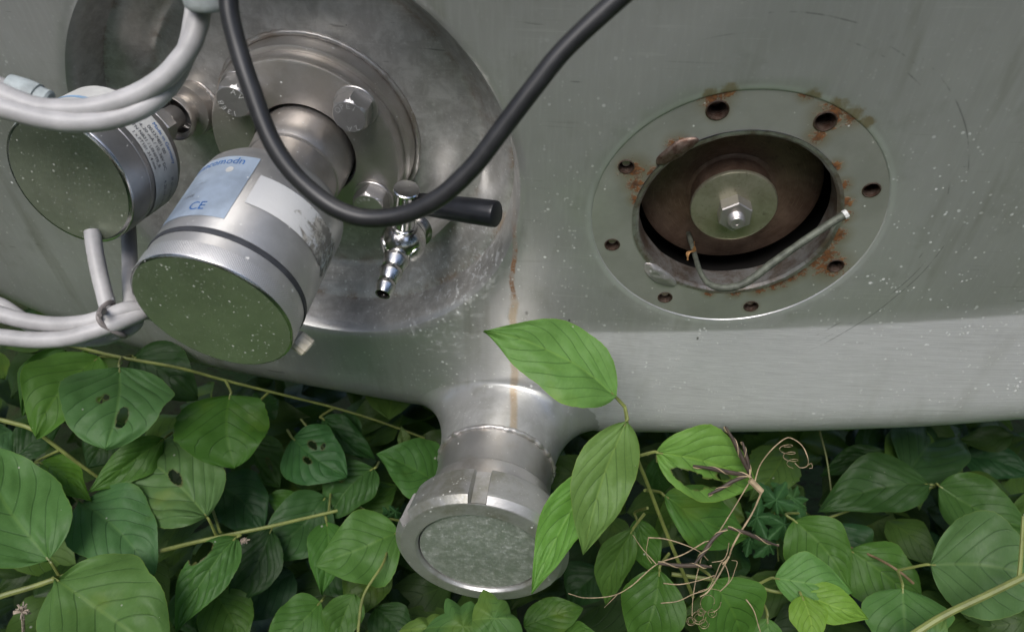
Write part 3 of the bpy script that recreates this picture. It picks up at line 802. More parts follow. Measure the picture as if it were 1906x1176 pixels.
def build_s1():
    root = empty('pressure_transmitter', F_C + B_N*.01, 'large silver cylindrical transmitter with knurled lid and blue label on the flange', 'transmitter', 'transmitters on the tank')
    o, n = S_C, S_N
    b = MB(); b.lathe([(.0001, .0002), (.0484, .0002)], o, n, 128); obj('lid_face', b.mesh('lid_face'), M['lid'], root, label='flat lid face reflecting green')
    b = MB(); b.lathe([(.0484, .0002), (.0494, -.0002), (.0500, -.0012)], o, n, 128); obj('lid_edge', b.mesh('lid_edge'), M['satin'], root, True, 60)
    b = MB(); b.lathe([(.0500, -.0012), (.0502, -.002), (.0502, -.0118)], o, n, 256); obj('knurled_rim', b.mesh('knurled_rim'), M['knurl'], root)
    b = MB(); b.lathe([(.0502, -.0118), (.0497, -.0122), (.0497, -.0195)], o, n, 128); obj('lid_skirt', b.mesh('lid_skirt'), M['housing'], root)
    b = MB(); b.lathe([(.0485, -.0192), (.0503, -.0197), (.0505, -.0212), (.0503, -.0232), (.0485, -.0238)], o, n, 128); obj('gasket', b.mesh('gasket'), M['rubber'], root)
    b = MB(); b.lathe([(.0485, -.0232), (.0498, -.0240), (.0500, -.0255), (.0496, -.090), (.0488, -.0955), (.0462, -.1000), (.042, -.1028), (.0335, -.1040)], o, n, 128); body = obj('housing', b.mesh('housing'), M['housing'], root)
    # neck: aims from the housing to the flange bore
    e0 = o - n*.103; e1 = F_C - B_N*.008; d = (e0-e1); L = d.length; d.normalize()
    b = MB(); b.lathe([(.0328, L), (.0328, L-.012), (.0322, L-.0125), (.0322, L-.028), (.0334, L-.0285), (.0336, L-.030), (.0340, L-.0305), (.0352, .020), (.0350, .008), (.0345, -.02)], e1, d, 96)
    obj('neck', b.mesh('neck'), M['flange'], root)
    # blue nameplate on the housing
    r = .0502
    aL = ang_of(310, 415, o, n, r, -.034); aR = ang_of(418, 408, o, n, r, -.034)
    a1 = ang_of(470, 300, o, n, r, -.086)
    amid = aR
    b = MB(); patch(b, o, n, r, aR, aR+R(78), -.0325, -.0865, 28, 6); pl = obj('nameplate', b.mesh('nameplate'), M['label_blue'], body)
    sg = 1
    rt = r+.0002
    def tx(s, size, da, so, mat, sy=1):
        b = MB(); txt(b, s, size, o, n, rt, aR+da, so, 'circ', -1, -1); b.recalc = False
        obj('print', b.mesh('print'), mat, pl, False)
    tx('CE', .0098, R(24), -.0405, M['ink_blue'])
    tx('M 8000', .0036, R(40), -.0515, M['ink_grey'])
    for q, (sx, so) in enumerate(((44, -.0665), (36, -.0625), (40, -.0585), (46, -.0550), (30, -.0475), (44, -.0440))): tx(('typ 0..10 bar', 'ser 00512', 'out 4..20', 'temp -20..80', 'IP 65', 'cal 1.0')[q], .0026, R(sx), so, M['ink_pale'])
    tx('www', .0030, R(50), -.037, M['ink_blue_pale'])
    tx('unncomodn', .0085, R(32), -.0815, M['ink_blue'])
    b = MB()
    for k in range(1): wrap(b, o, n, rt, aR+R(17), -.0735, [(math.cos(2*math.pi*i/16)*.0026, math.sin(2*math.pi*i/16)*.0026) for i in range(16)], [tuple(range(16))])
    b.recalc = False; obj('white_dot', b.mesh('white_dot'), M['label_white'], pl, False)
    aS = ang_of(470, 355, o, n, r, -.062)
    b = MB(); patch(b, o, n, r, aS, aS-R(88), -.0490, -.0735, 60, 10, .006); obj('torn_sticker', b.mesh('torn_sticker'), M['torn'], body)
    # vent plug under the lid edge
    u, v = frame(n); av = ang_of(566, 612, o, n, .0505, -.016)
    dv = (u*math.cos(av-R(8)) + v*math.sin(av-R(8))); c = o - n*.012 + dv*.0495
    b = MB(); b.lathe([(.0001, .0118), (.0050, .0116), (.0060, .0106), (.0062, .002), (.0052, .001), (.0050, -.002)], c, (dv+n*.25).normalized(), 48, rfun=lambda r, h, t: r*(1+.05*(math.cos(t*12) > 0)) if r > .0045 else r)
    obj('vent_plug', b.mesh('vent_plug'), M['cream'], root, True, 25)
build_s1()
T_N = Vector((-.26166, -.96200, .07804)).normalized(); T_C = CAM + Vector((-.3126, .49112, -.28827))*.885; TR = .04425
def build_s2():
    o, n = T_C, T_N
    root = empty('pressure_transmitter', o - n*.132, 'small dull transmitter with white text label at left behind the grey cables', 'transmitter', 'transmitters on the tank')
    b = MB(); b.lathe([(.0001, 0), (TR-.0030, 0)], o, n, 128); obj('lid_face', b.mesh('lid_face'), M['lid'], root, label='round lid face speckled with dust')
    b = MB(); b.lathe([(TR-.0030, 0), (TR-.0014, -.0004), (TR-.0005, -.0011), (TR-.0003, -.0018)], o, n, 128); obj('lid_edge', b.mesh('lid_edge'), M['satin'], root, True, 60)
    b = MB(); b.lathe([(TR-.0003, -.0018), (TR, -.003), (TR, -.0175), (TR-.0008, -.018), (TR-.0008, -.019), (TR-.0003, -.0195), (TR-.0006, -.0500), (TR-.003, -.0545), (TR-.008, -.0570), (.0175, -.0585)], o, n, 128); body = obj('housing', b.mesh('housing'), M['housing2'], root)
    b = MB(); b.lathe([(.0178, -.056), (.0178, -.079), (.0168, -.081), (.010, -.0815)], o, n, 64); obj('shoulder', b.mesh('shoulder'), M['housing'], root)
    b = MB(); b.lathe([(.0085, -.080), (.0085, -.094), (.011, -.0945), (.011, -.098), (.0085, -.0985), (.0085, -.112)], o, n, 48); u, v = frame(n)
    b.prism(hexpoly(.0225, .2), o, u, v, n, -.096, -.0865, .001); obj('hex_fitting', b.mesh('hex_fitting'), M['bolt'], root, True, 25)
    b = MB(); b.lathe([(.0165, -.107), (.0172, -.108), (.0172, -.112), (.0130, -.1125), (.0130, -.122), (.020, -.123), (.0205, -.126), (.0205, -.140)], o, n, 64); obj('socket', b.mesh('socket'), M['flange'], root)
    pts = [o - n*.1345 + (u*math.cos(2*math.pi*i/80)+v*math.sin(2*math.pi*i/80))*.0208 for i in range(81)]
    b = MB(); b.tube(pts, lambda t: .0022+.0008*mn.noise(Vector((t*60, 2, 8))), 7, False); obj('weld_bead', b.mesh('weld_bead'), M['weld'], root, True, 0)
    r = TR+.0001; rt = r+.0002
    a0 = ang_of(305, 270, o, n, r, -.035)
    b = MB(); patch(b, o, n, r, a0-R(75), a0+R(150), -.0235, -.0475, 60, 4); lb = obj('label_sheet', b.mesh('label_sheet'), M['label_white'], body)
    for (s, size, so, m, da) in (('Made in Germany', .0040, -.0440, 'ink_blue', 0), ('00337401 00', .0038, -.0390, 'ink_black', 6), ('4..20 mA / 10..36V DC', .0036, -.0348, 'ink_black', 2), ('TN NB31 / L0H0T0_B', .0034, -.0302, 'ink_black', 6), ('1 x PT101 31.4 mm', .0034, -.0262, 'ink_black', 4), ('4..20 mA  2V DC', .0036, -.0330, 'ink_grey', -44), ('IP 67 / HART', .0036, -.0405, 'ink_grey', -42)):
        b = MB(); txt(b, s, size, o, n, rt, a0+R(da), so, 'circ', -1, -1); b.recalc = False; obj('print', b.mesh('print'), M[m], lb, False)
    a2 = ang_of(150, 185, o, n, r, -.030)
    b = MB(); patch(b, o, n, rt, a2-R(14), a2+R(22), -.0265, -.0295, 16, 1); obj('print', b.mesh('print'), M['ink_blue_pale'], lb)
build_s2()

# ------------------------------------------------------------------ sampling valve
def build_valve():
    ball = at(751, 448, .572); top = at(757, 351, .533); tipc = at(712, 548, .545)
    ax = (top-ball).normalized()
    root = empty('sampling_valve', ball + Vector((0, .03, 0)), 'small polished ball valve with hose barb and black lever in the well', 'valve')
    L = (top-ball).length
    b = MB(); b.lathe([(.0001, L), (.0082, L), (.0090, L-.0006), (.0090, L-.0022), (.0076, L-.003), (.0072, L-.004), (.0072, .016), (.0086, .0155), (.0086, .009)], ball, ax, 48); obj('stem', b.mesh('stem'), M['polish'], root, True, 30)
    b = MB(); b.lathe([(.0086+.006*0, .0125)]+[(.0162*math.sin(R(t)), .0162*math.cos(R(t))) for t in range(36, 180, 8)]+[(.0001, -.0155)], ball, ax, 48); obj('ball_body', b.mesh('ball_body'), M['polish'], root)
    # port bosses facing left and right, and the boss behind
    bd = (tipc-ball).normalized(); sd = bd.cross(ax).normalized()
    for s in (1, -1):
        d = (sd*s + bd*.7).normalized(); b = MB(); b.lathe([(.0001, .0160), (.0056, .0160), (.0064, .0157), (.0068, .0148), (.0068, .012)], ball, d, 32); obj('port_plug', b.mesh('port_plug'), M['satin'], root)
    back = F_C + BU*.09 - BV*.060 - B_N*.030
    db = (back-ball); Lb = db.length; db.normalize()
    b = MB(); b.lathe([(.0105, .010), (.0105, .020), (.0135, .0205), (.0135, Lb-.004), (.0160, Lb)], ball, db, 40); obj('boss', b.mesh('boss'), M['satin'], root)
    Lt = (tipc-ball).length
    prof = [(.0066, .008), (.0066, .0135)]
    x = .0140; seg = (Lt-.0140)/3
    for k in range(3):
        r1 = .0098-.0014*k; prof += [(r1-.0018, x), (r1, x+.003), (r1+.0001, x+seg*.45), (r1-.0022, x+seg*.97)]
        x += seg
    prof += [(.0052, Lt), (.0046, Lt), (.0043, Lt-.004), (.0043, Lt-.014), (.0001, Lt-.0141)]
    b = MB(); b.lathe(prof, ball, bd, 48); obj('hose_barb', b.mesh('hose_barb'), M['satin'], root, True, 30)
    h0 = at(772, 378, .548); h1 = at(926, 399, .522); hd = (h1-h0).normalized(); Lh = (h1-h0).length
    b = MB(); b.lathe([(.0001, Lh), (.0074, Lh), (.0086, Lh-.0008), (.0090, Lh-.0026), (.0088, Lh-.02), (.0076, .006), (.006, 0)], h0, hd, 40); obj('lever', b.mesh('lever'), M['black_plastic'], root, True, 40)
build_valve()

# ------------------------------------------------------------------ cables
def cable(name, pts, r, mat, label, segs=16):
    pts = spline(pts, 14); pts = [p + Vector((mn.noise(p*22), mn.noise(p*22+Vector((7, 0, 0))), mn.noise(p*22+Vector((0, 9, 0)))))*.0009 for p in pts]
    b = MB(); b.tube(pts, lambda t: r*(1+.03*mn.noise(Vector((t*25, r*900, 1)))), segs)
    o = obj(name, b.mesh(name), mat, None, True, 40, label, 'cable'); return o
def px(lst): return [at(*q) for q in lst]
cable('power_cable', px([(470, -620, .36), (455, -330, .365), (440, -150, .37), (430, -60, .372), (427, 15, .375), (443, 90, .378), (470, 175, .38), (503, 258, .382), (545, 322, .384), (600, 372, .385), (650, 398, .384), (700, 406, .382), (760, 397, .378), (820, 366, .372), (880, 311, .366), (935, 240, .360), (990, 167, .354), (1050, 92, .348), (1150, -2, .34), (1260, -95, .33), (1500, -260, .32), (1900, -480, .31), (2400, -700, .30)]), .0045, M['cable_black'], 'thick black rubber cable looping down across the flange')
G = 'grey cables of the transmitters'
c1 = cable('signal_cable', px([(372, -60, .392), (372, 15, .392), (360, 70, .393), (338, 110, .394), (300, 150, .395), (240, 182, .394), (170, 200, .392), (100, 203, .390), (50, 195, .388), (-20, 165, .386), (-90, 125, .384), (-300, 10, .38), (-700, -160, .37)]), .0052, M['cable_grey'], 'front of the two light grey cables curving across the small transmitter')
c2 = cable('signal_cable', px([(362, -60, .404), (362, 15, .404), (352, 80, .406), (335, 125, .407), (310, 165, .402), (270, 198, .398), (215, 219, .395), (150, 227, .391), (85, 222, .388), (20, 206, .385), (-60, 185, .384), (-300, 90, .38), (-700, -90, .37)]), .0052, M['cable_grey'], 'lower of the two light grey cables curving across the small transmitter')
c3 = cable('signal_cable', px([(172, 430, .515), (178, 470, .512), (188, 520, .510), (200, 570, .508), (207, 605, .508), (212, 622, .512)]), .0052, M['cable_grey'], 'grey cable hanging from the small transmitter to the cable tie')
c4 = cable('signal_cable', px([(-700, 420, .50), (-300, 500, .50), (-60, 570, .50), (-10, 582, .50), (40, 597, .50), (100, 605, .50), (160, 600, .50), (205, 586, .502), (250, 574, .508), (300, 590, .52), (340, 620, .53)]), .0052, M['cable_grey'], 'upper grey cable running left from the cable tie')
c5 = cable('signal_cable', px([(-700, 480, .495), (-300, 570, .495), (-60, 622, .495), (0, 628, .495), (60, 634, .495), (120, 630, .496), (170, 617, .498), (205, 605, .500), (240, 592, .505), (280, 575, .515), (330, 560, .53)]), .0052, M['cable_grey'], 'lower grey cable running left from the cable tie')
c6 = cable('signal_cable', px([(-700, 360, .53), (-300, 450, .53), (-60, 548, .53), (0, 568, .53), (50, 600, .53), (100, 624, .528), (160, 632, .522), (210, 622, .518), (250, 600, .516), (245, 570, .52), (243, 520, .54), (240, 460, .56), (238, 400, .57)]), .0052, M['cable_grey'], 'grey cable running behind the tied pair and up beside the large transmitter')
for c in (c1, c2, c3, c4, c5, c6): c['group'] = G
c7 = cable('signal_cable', px([(-700, -120, .42), (-300, 30, .425), (-60, 135, .43), (0, 160, .432), (35, 178, .434), (75, 196, .436), (105, 214, .438)]), .0046, M['cable_grey'], 'grey cable end entering the taped joint at the far left'); c7['group'] = G
b = MB(); rows = []
pa, pb = at(12, 158, .431), at(92, 193, .435); dd = (pb-pa).normalized(); 
b.lathe([(.004, 0), (.0066, .001), (.0070, .006), (.0078, .010), (.0080, .016), (.0070, .0165), (.0072, .022), (.0062, (pb-pa).length), (.004, (pb-pa).length+.0005)], pa, dd, 20, rfun=lambda r, h, t: r*(1+.10*mn.noise(Vector((math.cos(t)*2, math.sin(t)*2, h*160)))))
obj('tape_wrap', b.mesh('tape_wrap'), M['tape'], None, True, 30, 'crumpled pale tape wound round the cable at far left', 'tape')
b = MB(); q = at(208, 598, .505); t0 = (at(240, 590, .505)-at(170, 612, .50)).normalized(); u, v = frame(t0)
b.tube([q + (u*math.cos(2*math.pi*i/40)*.0098 + v*math.sin(2*math.pi*i/40)*.0125) + t0*(.004*math.sin(4*math.pi*i/40)) for i in range(41)], .0016, 8, False)
b.tube(spline([q - u*.004 + v*.012, q - u*.009 + v*.016, q - u*.015 + v*.0175], 5), lambda t: .0022-.0008*t, 8)
obj('cable_tie', b.mesh('cable_tie'), plain('tie_plastic', (.27, .24, .23), .5, var=.3), None, True, 40, 'dusty grey tie binding the cables beside the transmitter lid', 'cable tie')
def build_gland():
    c = at(394, 14, .386); ax = Vector((.03, .10, 1)).normalized()
    root = empty('cable_gland', c, 'dusty grey cable gland at the top edge from which the cables hang', 'gland')
    b = MB(); b.lathe([(.0001, .0005), (.0112, .0), (.0124, .0012), (.0126, .0035), (.0130, .014), (.0130, .05), (.011, .052), (.011, .70), (.0001, .701)], c, ax, 48)
    obj('gland_body', b.mesh('gland_body'), M['gland'], root, True, 40)
build_gland()

# ------------------------------------------------------------------ plants
NV_, G_, GE = 5.2, .74, 1.25
def mat_leaf(name, island=False):
    t = NT(name); uv = t.co('UV'); co = t.co()
    sep = t.new('ShaderNodeSeparateXYZ'); t.link(uv, sep.inputs[0]); U, Vv = sep.outputs[0], sep.outputs[1]
    a = t.math('ABSOLUTE', U); g = t.math('MULTIPLY', t.math('POWER', a, GE), G_)
    phi = t.math('SUBTRACT', Vv, t.math('MULTIPLY', g, t.math('SUBTRACT', 1.0, t.math('MULTIPLY', Vv, .5))))
    ph = t.math('MULTIPLY', phi, NV_)
    dv = t.math('ABSOLUTE', t.math('SUBTRACT', t.math('FRACT', t.math('ADD', ph, .5)), .5))
    vein = t.math('MULTIPLY', t.math('MULTIPLY', t.rng(dv, .075, .01), t.rng(a, 1.0, .75)), t.math('MULTIPLY', t.rng(phi, -.32, -.12), t.rng(Vv, .90, .74)))
    mid = t.rng(a, .045, .015)
    tert = t.noise(t.mapv(uv, (7, 55, 1)), 1, 3, .6)
    blot = t.noise(co, 35, 4, .6); fine = t.noise(co, 420, 3, .6)
    if island:
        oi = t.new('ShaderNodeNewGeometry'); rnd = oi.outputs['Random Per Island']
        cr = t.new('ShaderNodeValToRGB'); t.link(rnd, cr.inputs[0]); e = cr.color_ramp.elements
        e[0].color = (.024, .056, .014, 1); e[1].color = (.095, .180, .036, 1)  # greens kept low so the colour holds the shade under the tank
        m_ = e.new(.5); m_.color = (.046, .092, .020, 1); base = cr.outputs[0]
    else:
        oi = t.new('ShaderNodeObjectInfo'); base = oi.outputs['Color']
    col = t.mix(t.rng(blot, .3, .7), t.mix(1.0, base, (.82, .84, .80), 'MULTIPLY'), base)
    col = t.mix(t.math('MULTIPLY', t.rng(tert, .45, .7), .18), col, t.mix(1.0, base, (1.35, 1.25, 1.1), 'MULTIPLY'))
    col = t.mix(t.math('MULTIPLY', vein, .74), col, t.mix(1.0, base, (.52, .56, .55), 'MULTIPLY'))
    col = t.mix(t.math('MULTIPLY', mid, .4), col, t.mix(1.0, base, (1.5, 1.3, 1.1), 'MULTIPLY'))
    edge = t.rng(a, .975, 1.0); col = t.mix(t.math('MULTIPLY', edge, .5), col, t.mix(1.0, base, (1.8, 1.35, .8), 'MULTIPLY'))
    rim = t.new('ShaderNodeAttribute', attribute_name='rim'); col = t.mix(t.math('MULTIPLY', rim.outputs['Fac'], .7), col, (.10, .07, .025))
    age = t.math('MULTIPLY', t.rng(t.noise(co, 14, 3, .6), .60, .74), .5); col = t.mix(age, col, t.mix(1.0, base, (1.7, 1.2, .7), 'MULTIPLY'))
    sp = t.specks(co, 240, .012, .35); col = t.mix(t.math('MULTIPLY', sp, .7), col, (.55, .55, .48))
    h = t.math('SUBTRACT', t.math('MULTIPLY', tert, .6), vein); h = t.math('ADD', h, t.math('MULTIPLY', fine, .25))
    nrm = t.bump(h, .35, .0008)
    t.set(col, 0.0, t.math('ADD', t.math('MULTIPLY', blot, .35), .30), nrm, spec=.24)
    tr = t.new('ShaderNodeBsdfTranslucent'); t.link(t.mix(1.0, col, (1.15, 1.25, .55), 'MULTIPLY'), tr.inputs[0]); t.link(nrm, tr.inputs['Normal'])
    ms = t.new('ShaderNodeMixShader'); ms.inputs[0].default_value = .36
    t.link(t.b.outputs[0], ms.inputs[1]); t.link(tr.outputs[0], ms.inputs[2]); t.link(ms.outputs[0], t.out.inputs[0])
    return t.m
M['leaf'] = mat_leaf('leaf_blade'); M['leaf_stuff'] = mat_leaf('undergrowth_leaf', True)
M['stem'] = plain('green_stem', (.19, .22, .06), .45, var=.3, sc=60)
M['stem_brown'] = plain('brown_stem', (.22, .15, .08), .6, var=.4, sc=60)
M['dry'] = plain('dry_straw', (.42, .32, .19), .65, var=.4, sc=90)
M['pod'] = plain('dry_dark_pod', (.060, .042, .028), .6, var=.5, sc=130, bump=.4)
M['grey_seed'] = plain('withered_flower', (.38, .31, .24), .8, var=.5, sc=200, bump=.5)

POINT = [(0, .02), (.015, .17), (.04, .33), (.08, .50), (.13, .66), (.2, .83), (.28, .95), (.36, 1), (.44, .99), (.52, .93), (.6, .83), (.68, .70), (.76, .54), (.83, .385), (.89, .25), (.94, .14), (.975, .065), (1, .01)]
ROUND = [(0, .02), (.015, .22), (.04, .42), (.08, .60), (.14, .78), (.22, .91), (.32, .985), (.42, 1), (.52, .985), (.62, .935), (.72, .84), (.8, .72), (.87, .57), (.92, .43), (.96, .27), (.985, .13), (1, .01)]
def leaf_rows(base, tip, nrm, W, nv, nu, p=.5, q=.8, fold=.16, arch=.10, wave=.15, seed=0, relief=1.0, serr=0.0):
    ax = tip-base; L = ax.length; ax.normalize()
    nrm = (nrm - ax*nrm.dot(ax)).normalized(); sd = ax.cross(nrm)
    kq = min(1, max(0, (q-.40)/.16)); kp = max(0, p-.5)*3
    def wid(v):
        return lerp(interp(ROUND, v), interp(POINT, v), kq)*(1 + kp*(1-v)**3)
    rows = []; uvs = []; rs = random.Random(seed); o1, o2, o3 = rs.random()*9, rs.random()*9, rs.random()*6
    bend = (rs.random()-.5)*.16; rs0, rs1 = rs.random(), rs.random()-.3; asy = 1+(rs.random()-.5)*.24; wf = 6+6*rs.random()
    for j in range(nv+1):
        v = j/nv; w = W/2*wid(v)
        if serr: w *= 1+serr*mn.noise(Vector((v*22, seed, 0)))
        row = []; uv = []
        for i in range(nu+1):
            u = -1+2*i/nu; a = abs(u)
            ww = w*(1+.09*mn.noise(Vector((v*4.5, (1 if u > 0 else -1)*3.0, o1))) + .02*mn.noise(Vector((v*30, (1 if u > 0 else -1)*3.0, o2)))*a)
            x = u*ww*(asy if u > 0 else 2-asy)
            h = fold*a*ww*(1.0 - .35*a) + arch*L*4*v*(1-v)*.5 - arch*L*(.5+1.0*rs0)*v*v - .10*L*rs1*max(0, v-.7)**1.5*4
            h += wave*ww*a*a*math.sin(v*wf+o3+(1.7 if u > 0 else 0)) + .06*L*mn.noise(Vector((u*1.3+o1, v*2.4+o2, 0))) + .012*L*mn.noise(Vector((u*4+o2, v*8+o1, 2)))
            g = G_*a**GE; phi = v - g*(1-.5*v)
            fr = abs((phi*NV_+.5) % 1-.5)
            if relief:
                h += relief*L*.013*(math.sin(min(1, fr*2)*math.pi/2)-.5)*(1-a**4)*min(1, a*6)*(.15+.85*sstep(-.34, -.14, phi))*(1-sstep(.74, .9, v))
                h -= relief*L*.008*math.exp(-(a/.06)**2)
            row.append(base + ax*(v*L) + sd*(x + bend*L*math.sin(v*math.pi)) + nrm*h); uv.append((u, v))
        rows.append(row); uvs.append(uv)
    return rows, uvs
def add_leaf(parent, base, tip, W, col, tilt=0.0, updown=.5, node=None, seed=0, holes=(), nv=40, nu=24, label=None, **kw):
    mid = (base+tip)/2; c = (CAM-mid).normalized()
    ax = (tip-base).normalized(); n = (c*(1-updown) + Vector((0, 0, 1))*updown)
    n = (n - ax*n.dot(ax)).normalized(); sd = ax.cross(n); n = (n + sd*tilt).normalized()
    if holes: nv, nu = 110, 72
    rows, uvs = leaf_rows(base, tip, n, W, nv, nu, seed=seed, **kw)
    b = MB(); b.grid(rows, False, uvs)
    if holes:
        keep = []
        for fc in b.f:
            u = sum(b.uv[i][0] for i in fc)/4; v = sum(b.uv[i][1] for i in fc)/4
            hit = any(((u-h[0])/h[2])**2+((v-h[1])/h[3])**2 < 1 + .55*mn.noise(Vector((u*6, v*14, seed))) for h in holes)
            if not hit: keep.append(fc)
        b.f = keep
    b.recalc = False; lm = b.mesh('leaf')
    if holes:
        ra = lm.attributes.new('rim', 'FLOAT', 'POINT')
        for i, (u, v) in enumerate(b.uv):
            ra.data[i].value = max(0, 1 - min(max(0, (((u-h[0])/h[2])**2+((v-h[1])/h[3])**2)**.5-1)*min(h[2], h[3]*2) for h in holes)/.03)
    o = obj('leaf', lm, M['leaf'], parent, True, 0, color=(*col, 1), label=label)
    if node:
        s0 = rows[0][nu//2]; a2 = (rows[3][nu//2]-rows[0][nu//2]).normalized()
        pt = spline([node, s0 - a2*(s0-node).length*.18, s0, s0 + a2*.004], 6)
        bb = MB(); bb.tube(pt, lambda t: .0013-.0004*t, 6); obj('petiole', bb.mesh('petiole'), M['stem'], o)
    return o
def stem(parent, pts, r0, r1, mat='stem', name='stem'):
    b = MB(); b.tube(spline(pts, 8), lambda t: lerp(r0, r1, t), 8); return obj(name, b.mesh(name), M[mat], parent)
# leaf colours (linear); the dark ones include shade between the leaves
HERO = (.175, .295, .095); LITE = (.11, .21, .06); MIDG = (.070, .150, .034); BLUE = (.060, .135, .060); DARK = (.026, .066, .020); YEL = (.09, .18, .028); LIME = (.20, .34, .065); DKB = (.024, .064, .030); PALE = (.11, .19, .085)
_ls = [100]
def LF(par, bx, by, bd, tx_, ty, td, wpx, col, tilt=0, updown=.35, node=None, **kw):
    B = at(bx, by, bd); T = at(tx_, ty, td); W = wpx/FPX*(bd+td)/2
    _ls[0] += 1; j = random.Random(_ls[0]); k = lerp(.88, 1.12, j.random())
    c = tuple(min(1, x*k*g_*lerp(.94, 1.06, j.random())) for x, g_ in zip(col, (1.08, 1.16, .92)))
    return add_leaf(par, B, T, W, c, tilt, updown, at(*node) if node else None, _ls[0], **kw)
def branch(loc, label): return empty('dogwood_branch', loc, label, 'branch', 'leafy branches under the tank')

# hero branch rising in front of the band
br = branch(at(1180, 1000, .70), 'leafy branch with bright green leaves rising in front of the outlet and the band')
stem(br, px([(1290, 1110, .66), (1240, 990, .62), (1205, 900, .585), (1185, 850, .565), (1170, 800, .552), (1163, 758, .546)]), .0016, .0011, 'stem')
nd = (1163, 757, .546)
LF(br, 1148, 736, .540, 905, 612, .525, 152, HERO, .15, .2, nd, q=.56, arch=.05, fold=.06)
LF(br, 1166, 783, .540, 1085, 1038, .545, 116, HERO, -.1, .20, nd, p=.42, q=.72, arch=.06, wave=.16)
LF(br, 1120, 868, .575, 988, 1104, .560, 92, (.13, .26, .06), .25, .2, (1185, 850, .567), arch=.05, fold=.2, wave=.12)
LF(br, 1222, 842, .575, 1425, 905, .590, 138, (.14, .26, .07), .1, .3, (1190, 848, .567), p=.5, q=.65, holes=((.55, .30, .22, .16), (.5, .52, .12, .16), (.25, .60, .1, .07)))
LF(br, 1237, 922, .62, 1405, 1000, .635, 110, MIDG, .0, .3, (1200, 912, .60), q=.7)
LF(br, 1178, 985, .63, 1126, 1135, .64, 68, MIDG, -.1, .3, (1200, 955, .63))
LF(br, 1185, 965, .655, 1222, 1075, .65, 62, MIDG, .2, .3, (1205, 945, .63))
LF(br, 1223, 850, .64, 1228, 928, .65, 52, DARK, .3, .3, (1205, 845, .62))
LF(br, 1228, 1062, .60, 1180, 1215, .60, 124, MIDG, 0, .3, (1245, 1030, .62), q=.65)
LF(br, 1325, 1078, .60, 1392, 1210, .61, 140, MIDG, 0, .35, (1290, 1050, .63), q=.6)
# branch at the lower right with lime leaves
br = branch(at(1470, 1120, .68), 'branch at lower right tipped with two yellow-green young leaves')
stem(br, px([(1250, 1068, .66), (1340, 1080, .655), (1405, 1090, .65), (1440, 1100, .648), (1492, 1107, .645)]), .0018, .0013)
LF(br, 1442, 1076, .645, 1590, 1100, .63, 100, (.12, .225, .075), 0, .3, (1405, 1090, .65), q=.7, arch=.12)
LF(br, 1497, 1104, .635, 1618, 1150, .615, 72, LIME, .1, .3, (1490, 1107, .645), q=.75, relief=1.5)
LF(br, 1492, 1108, .63, 1512, 1205, .61, 68, LIME, -.1, .3, (1490, 1107, .645), q=.7)
LF(br, 1428, 1150, .62, 1425, 1230, .61, 62, LITE, 0, .3, (1405, 1092, .65))
LF(br, 1478, 968, .70, 1582, 1092, .66, 122, MIDG, .1, .35, (1500, 955, .74), q=.62)
LF(br, 1555, 975, .78, 1600, 1060, .76, 90, DKB, 0, .4)
# branch on the right
br = branch(at(1690, 1090, .72), 'branch at right with large broad leaves reaching the picture edge')
stem(br, px([(1600, 1250, .60), (1700, 1180, .60), (1760, 1143, .60), (1840, 1105, .60), (1920, 1066, .60)]), .0030, .0026)
stem(br, px([(1896, 1082, .60), (1900, 1040, .605), (1905, 960, .61)]), .0018, .0014)
LF(br, 1732, 1050, .66, 1975, 1085, .62, 205, PALE, 0, .3, (1671, 1061, .68), p=.5, q=.62, arch=.12)
LF(br, 1583, 1024, .71, 1725, 1135, .69, 128, MIDG, .1, .35, (1540, 1010, .74), q=.6)
LF(br, 1680, 1095, .66, 1690, 1240, .63, 140, (.085, .165, .055), 0, .35, (1671, 1062, .68), p=.6, q=.6)
LF(br, 1705, 1235, .60, 1765, 1145, .60, 60, PALE, .3, .3)
stem(br, px([(1560, 1010, .735), (1625, 1035, .70), (1671, 1061, .68), (1700, 1085, .68)]), .0010, .0012, 'stem_brown')
# branch under the band on the right
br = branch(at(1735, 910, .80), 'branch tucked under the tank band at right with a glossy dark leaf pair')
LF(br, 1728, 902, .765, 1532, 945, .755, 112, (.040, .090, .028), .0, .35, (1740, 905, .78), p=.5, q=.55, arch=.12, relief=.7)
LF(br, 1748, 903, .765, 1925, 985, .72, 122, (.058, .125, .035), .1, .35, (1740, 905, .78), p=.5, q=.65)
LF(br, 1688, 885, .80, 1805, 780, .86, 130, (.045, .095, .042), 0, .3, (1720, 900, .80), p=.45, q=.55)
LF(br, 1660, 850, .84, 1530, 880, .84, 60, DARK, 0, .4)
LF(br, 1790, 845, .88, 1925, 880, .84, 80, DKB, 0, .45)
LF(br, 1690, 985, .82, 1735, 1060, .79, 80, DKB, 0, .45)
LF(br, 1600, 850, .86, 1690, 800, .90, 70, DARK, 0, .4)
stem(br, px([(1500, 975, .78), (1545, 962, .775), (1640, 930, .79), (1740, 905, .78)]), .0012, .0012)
stem(br, px([(1525, 800, .84), (1538, 850, .83), (1548, 920, .82)]), .0010, .0008)
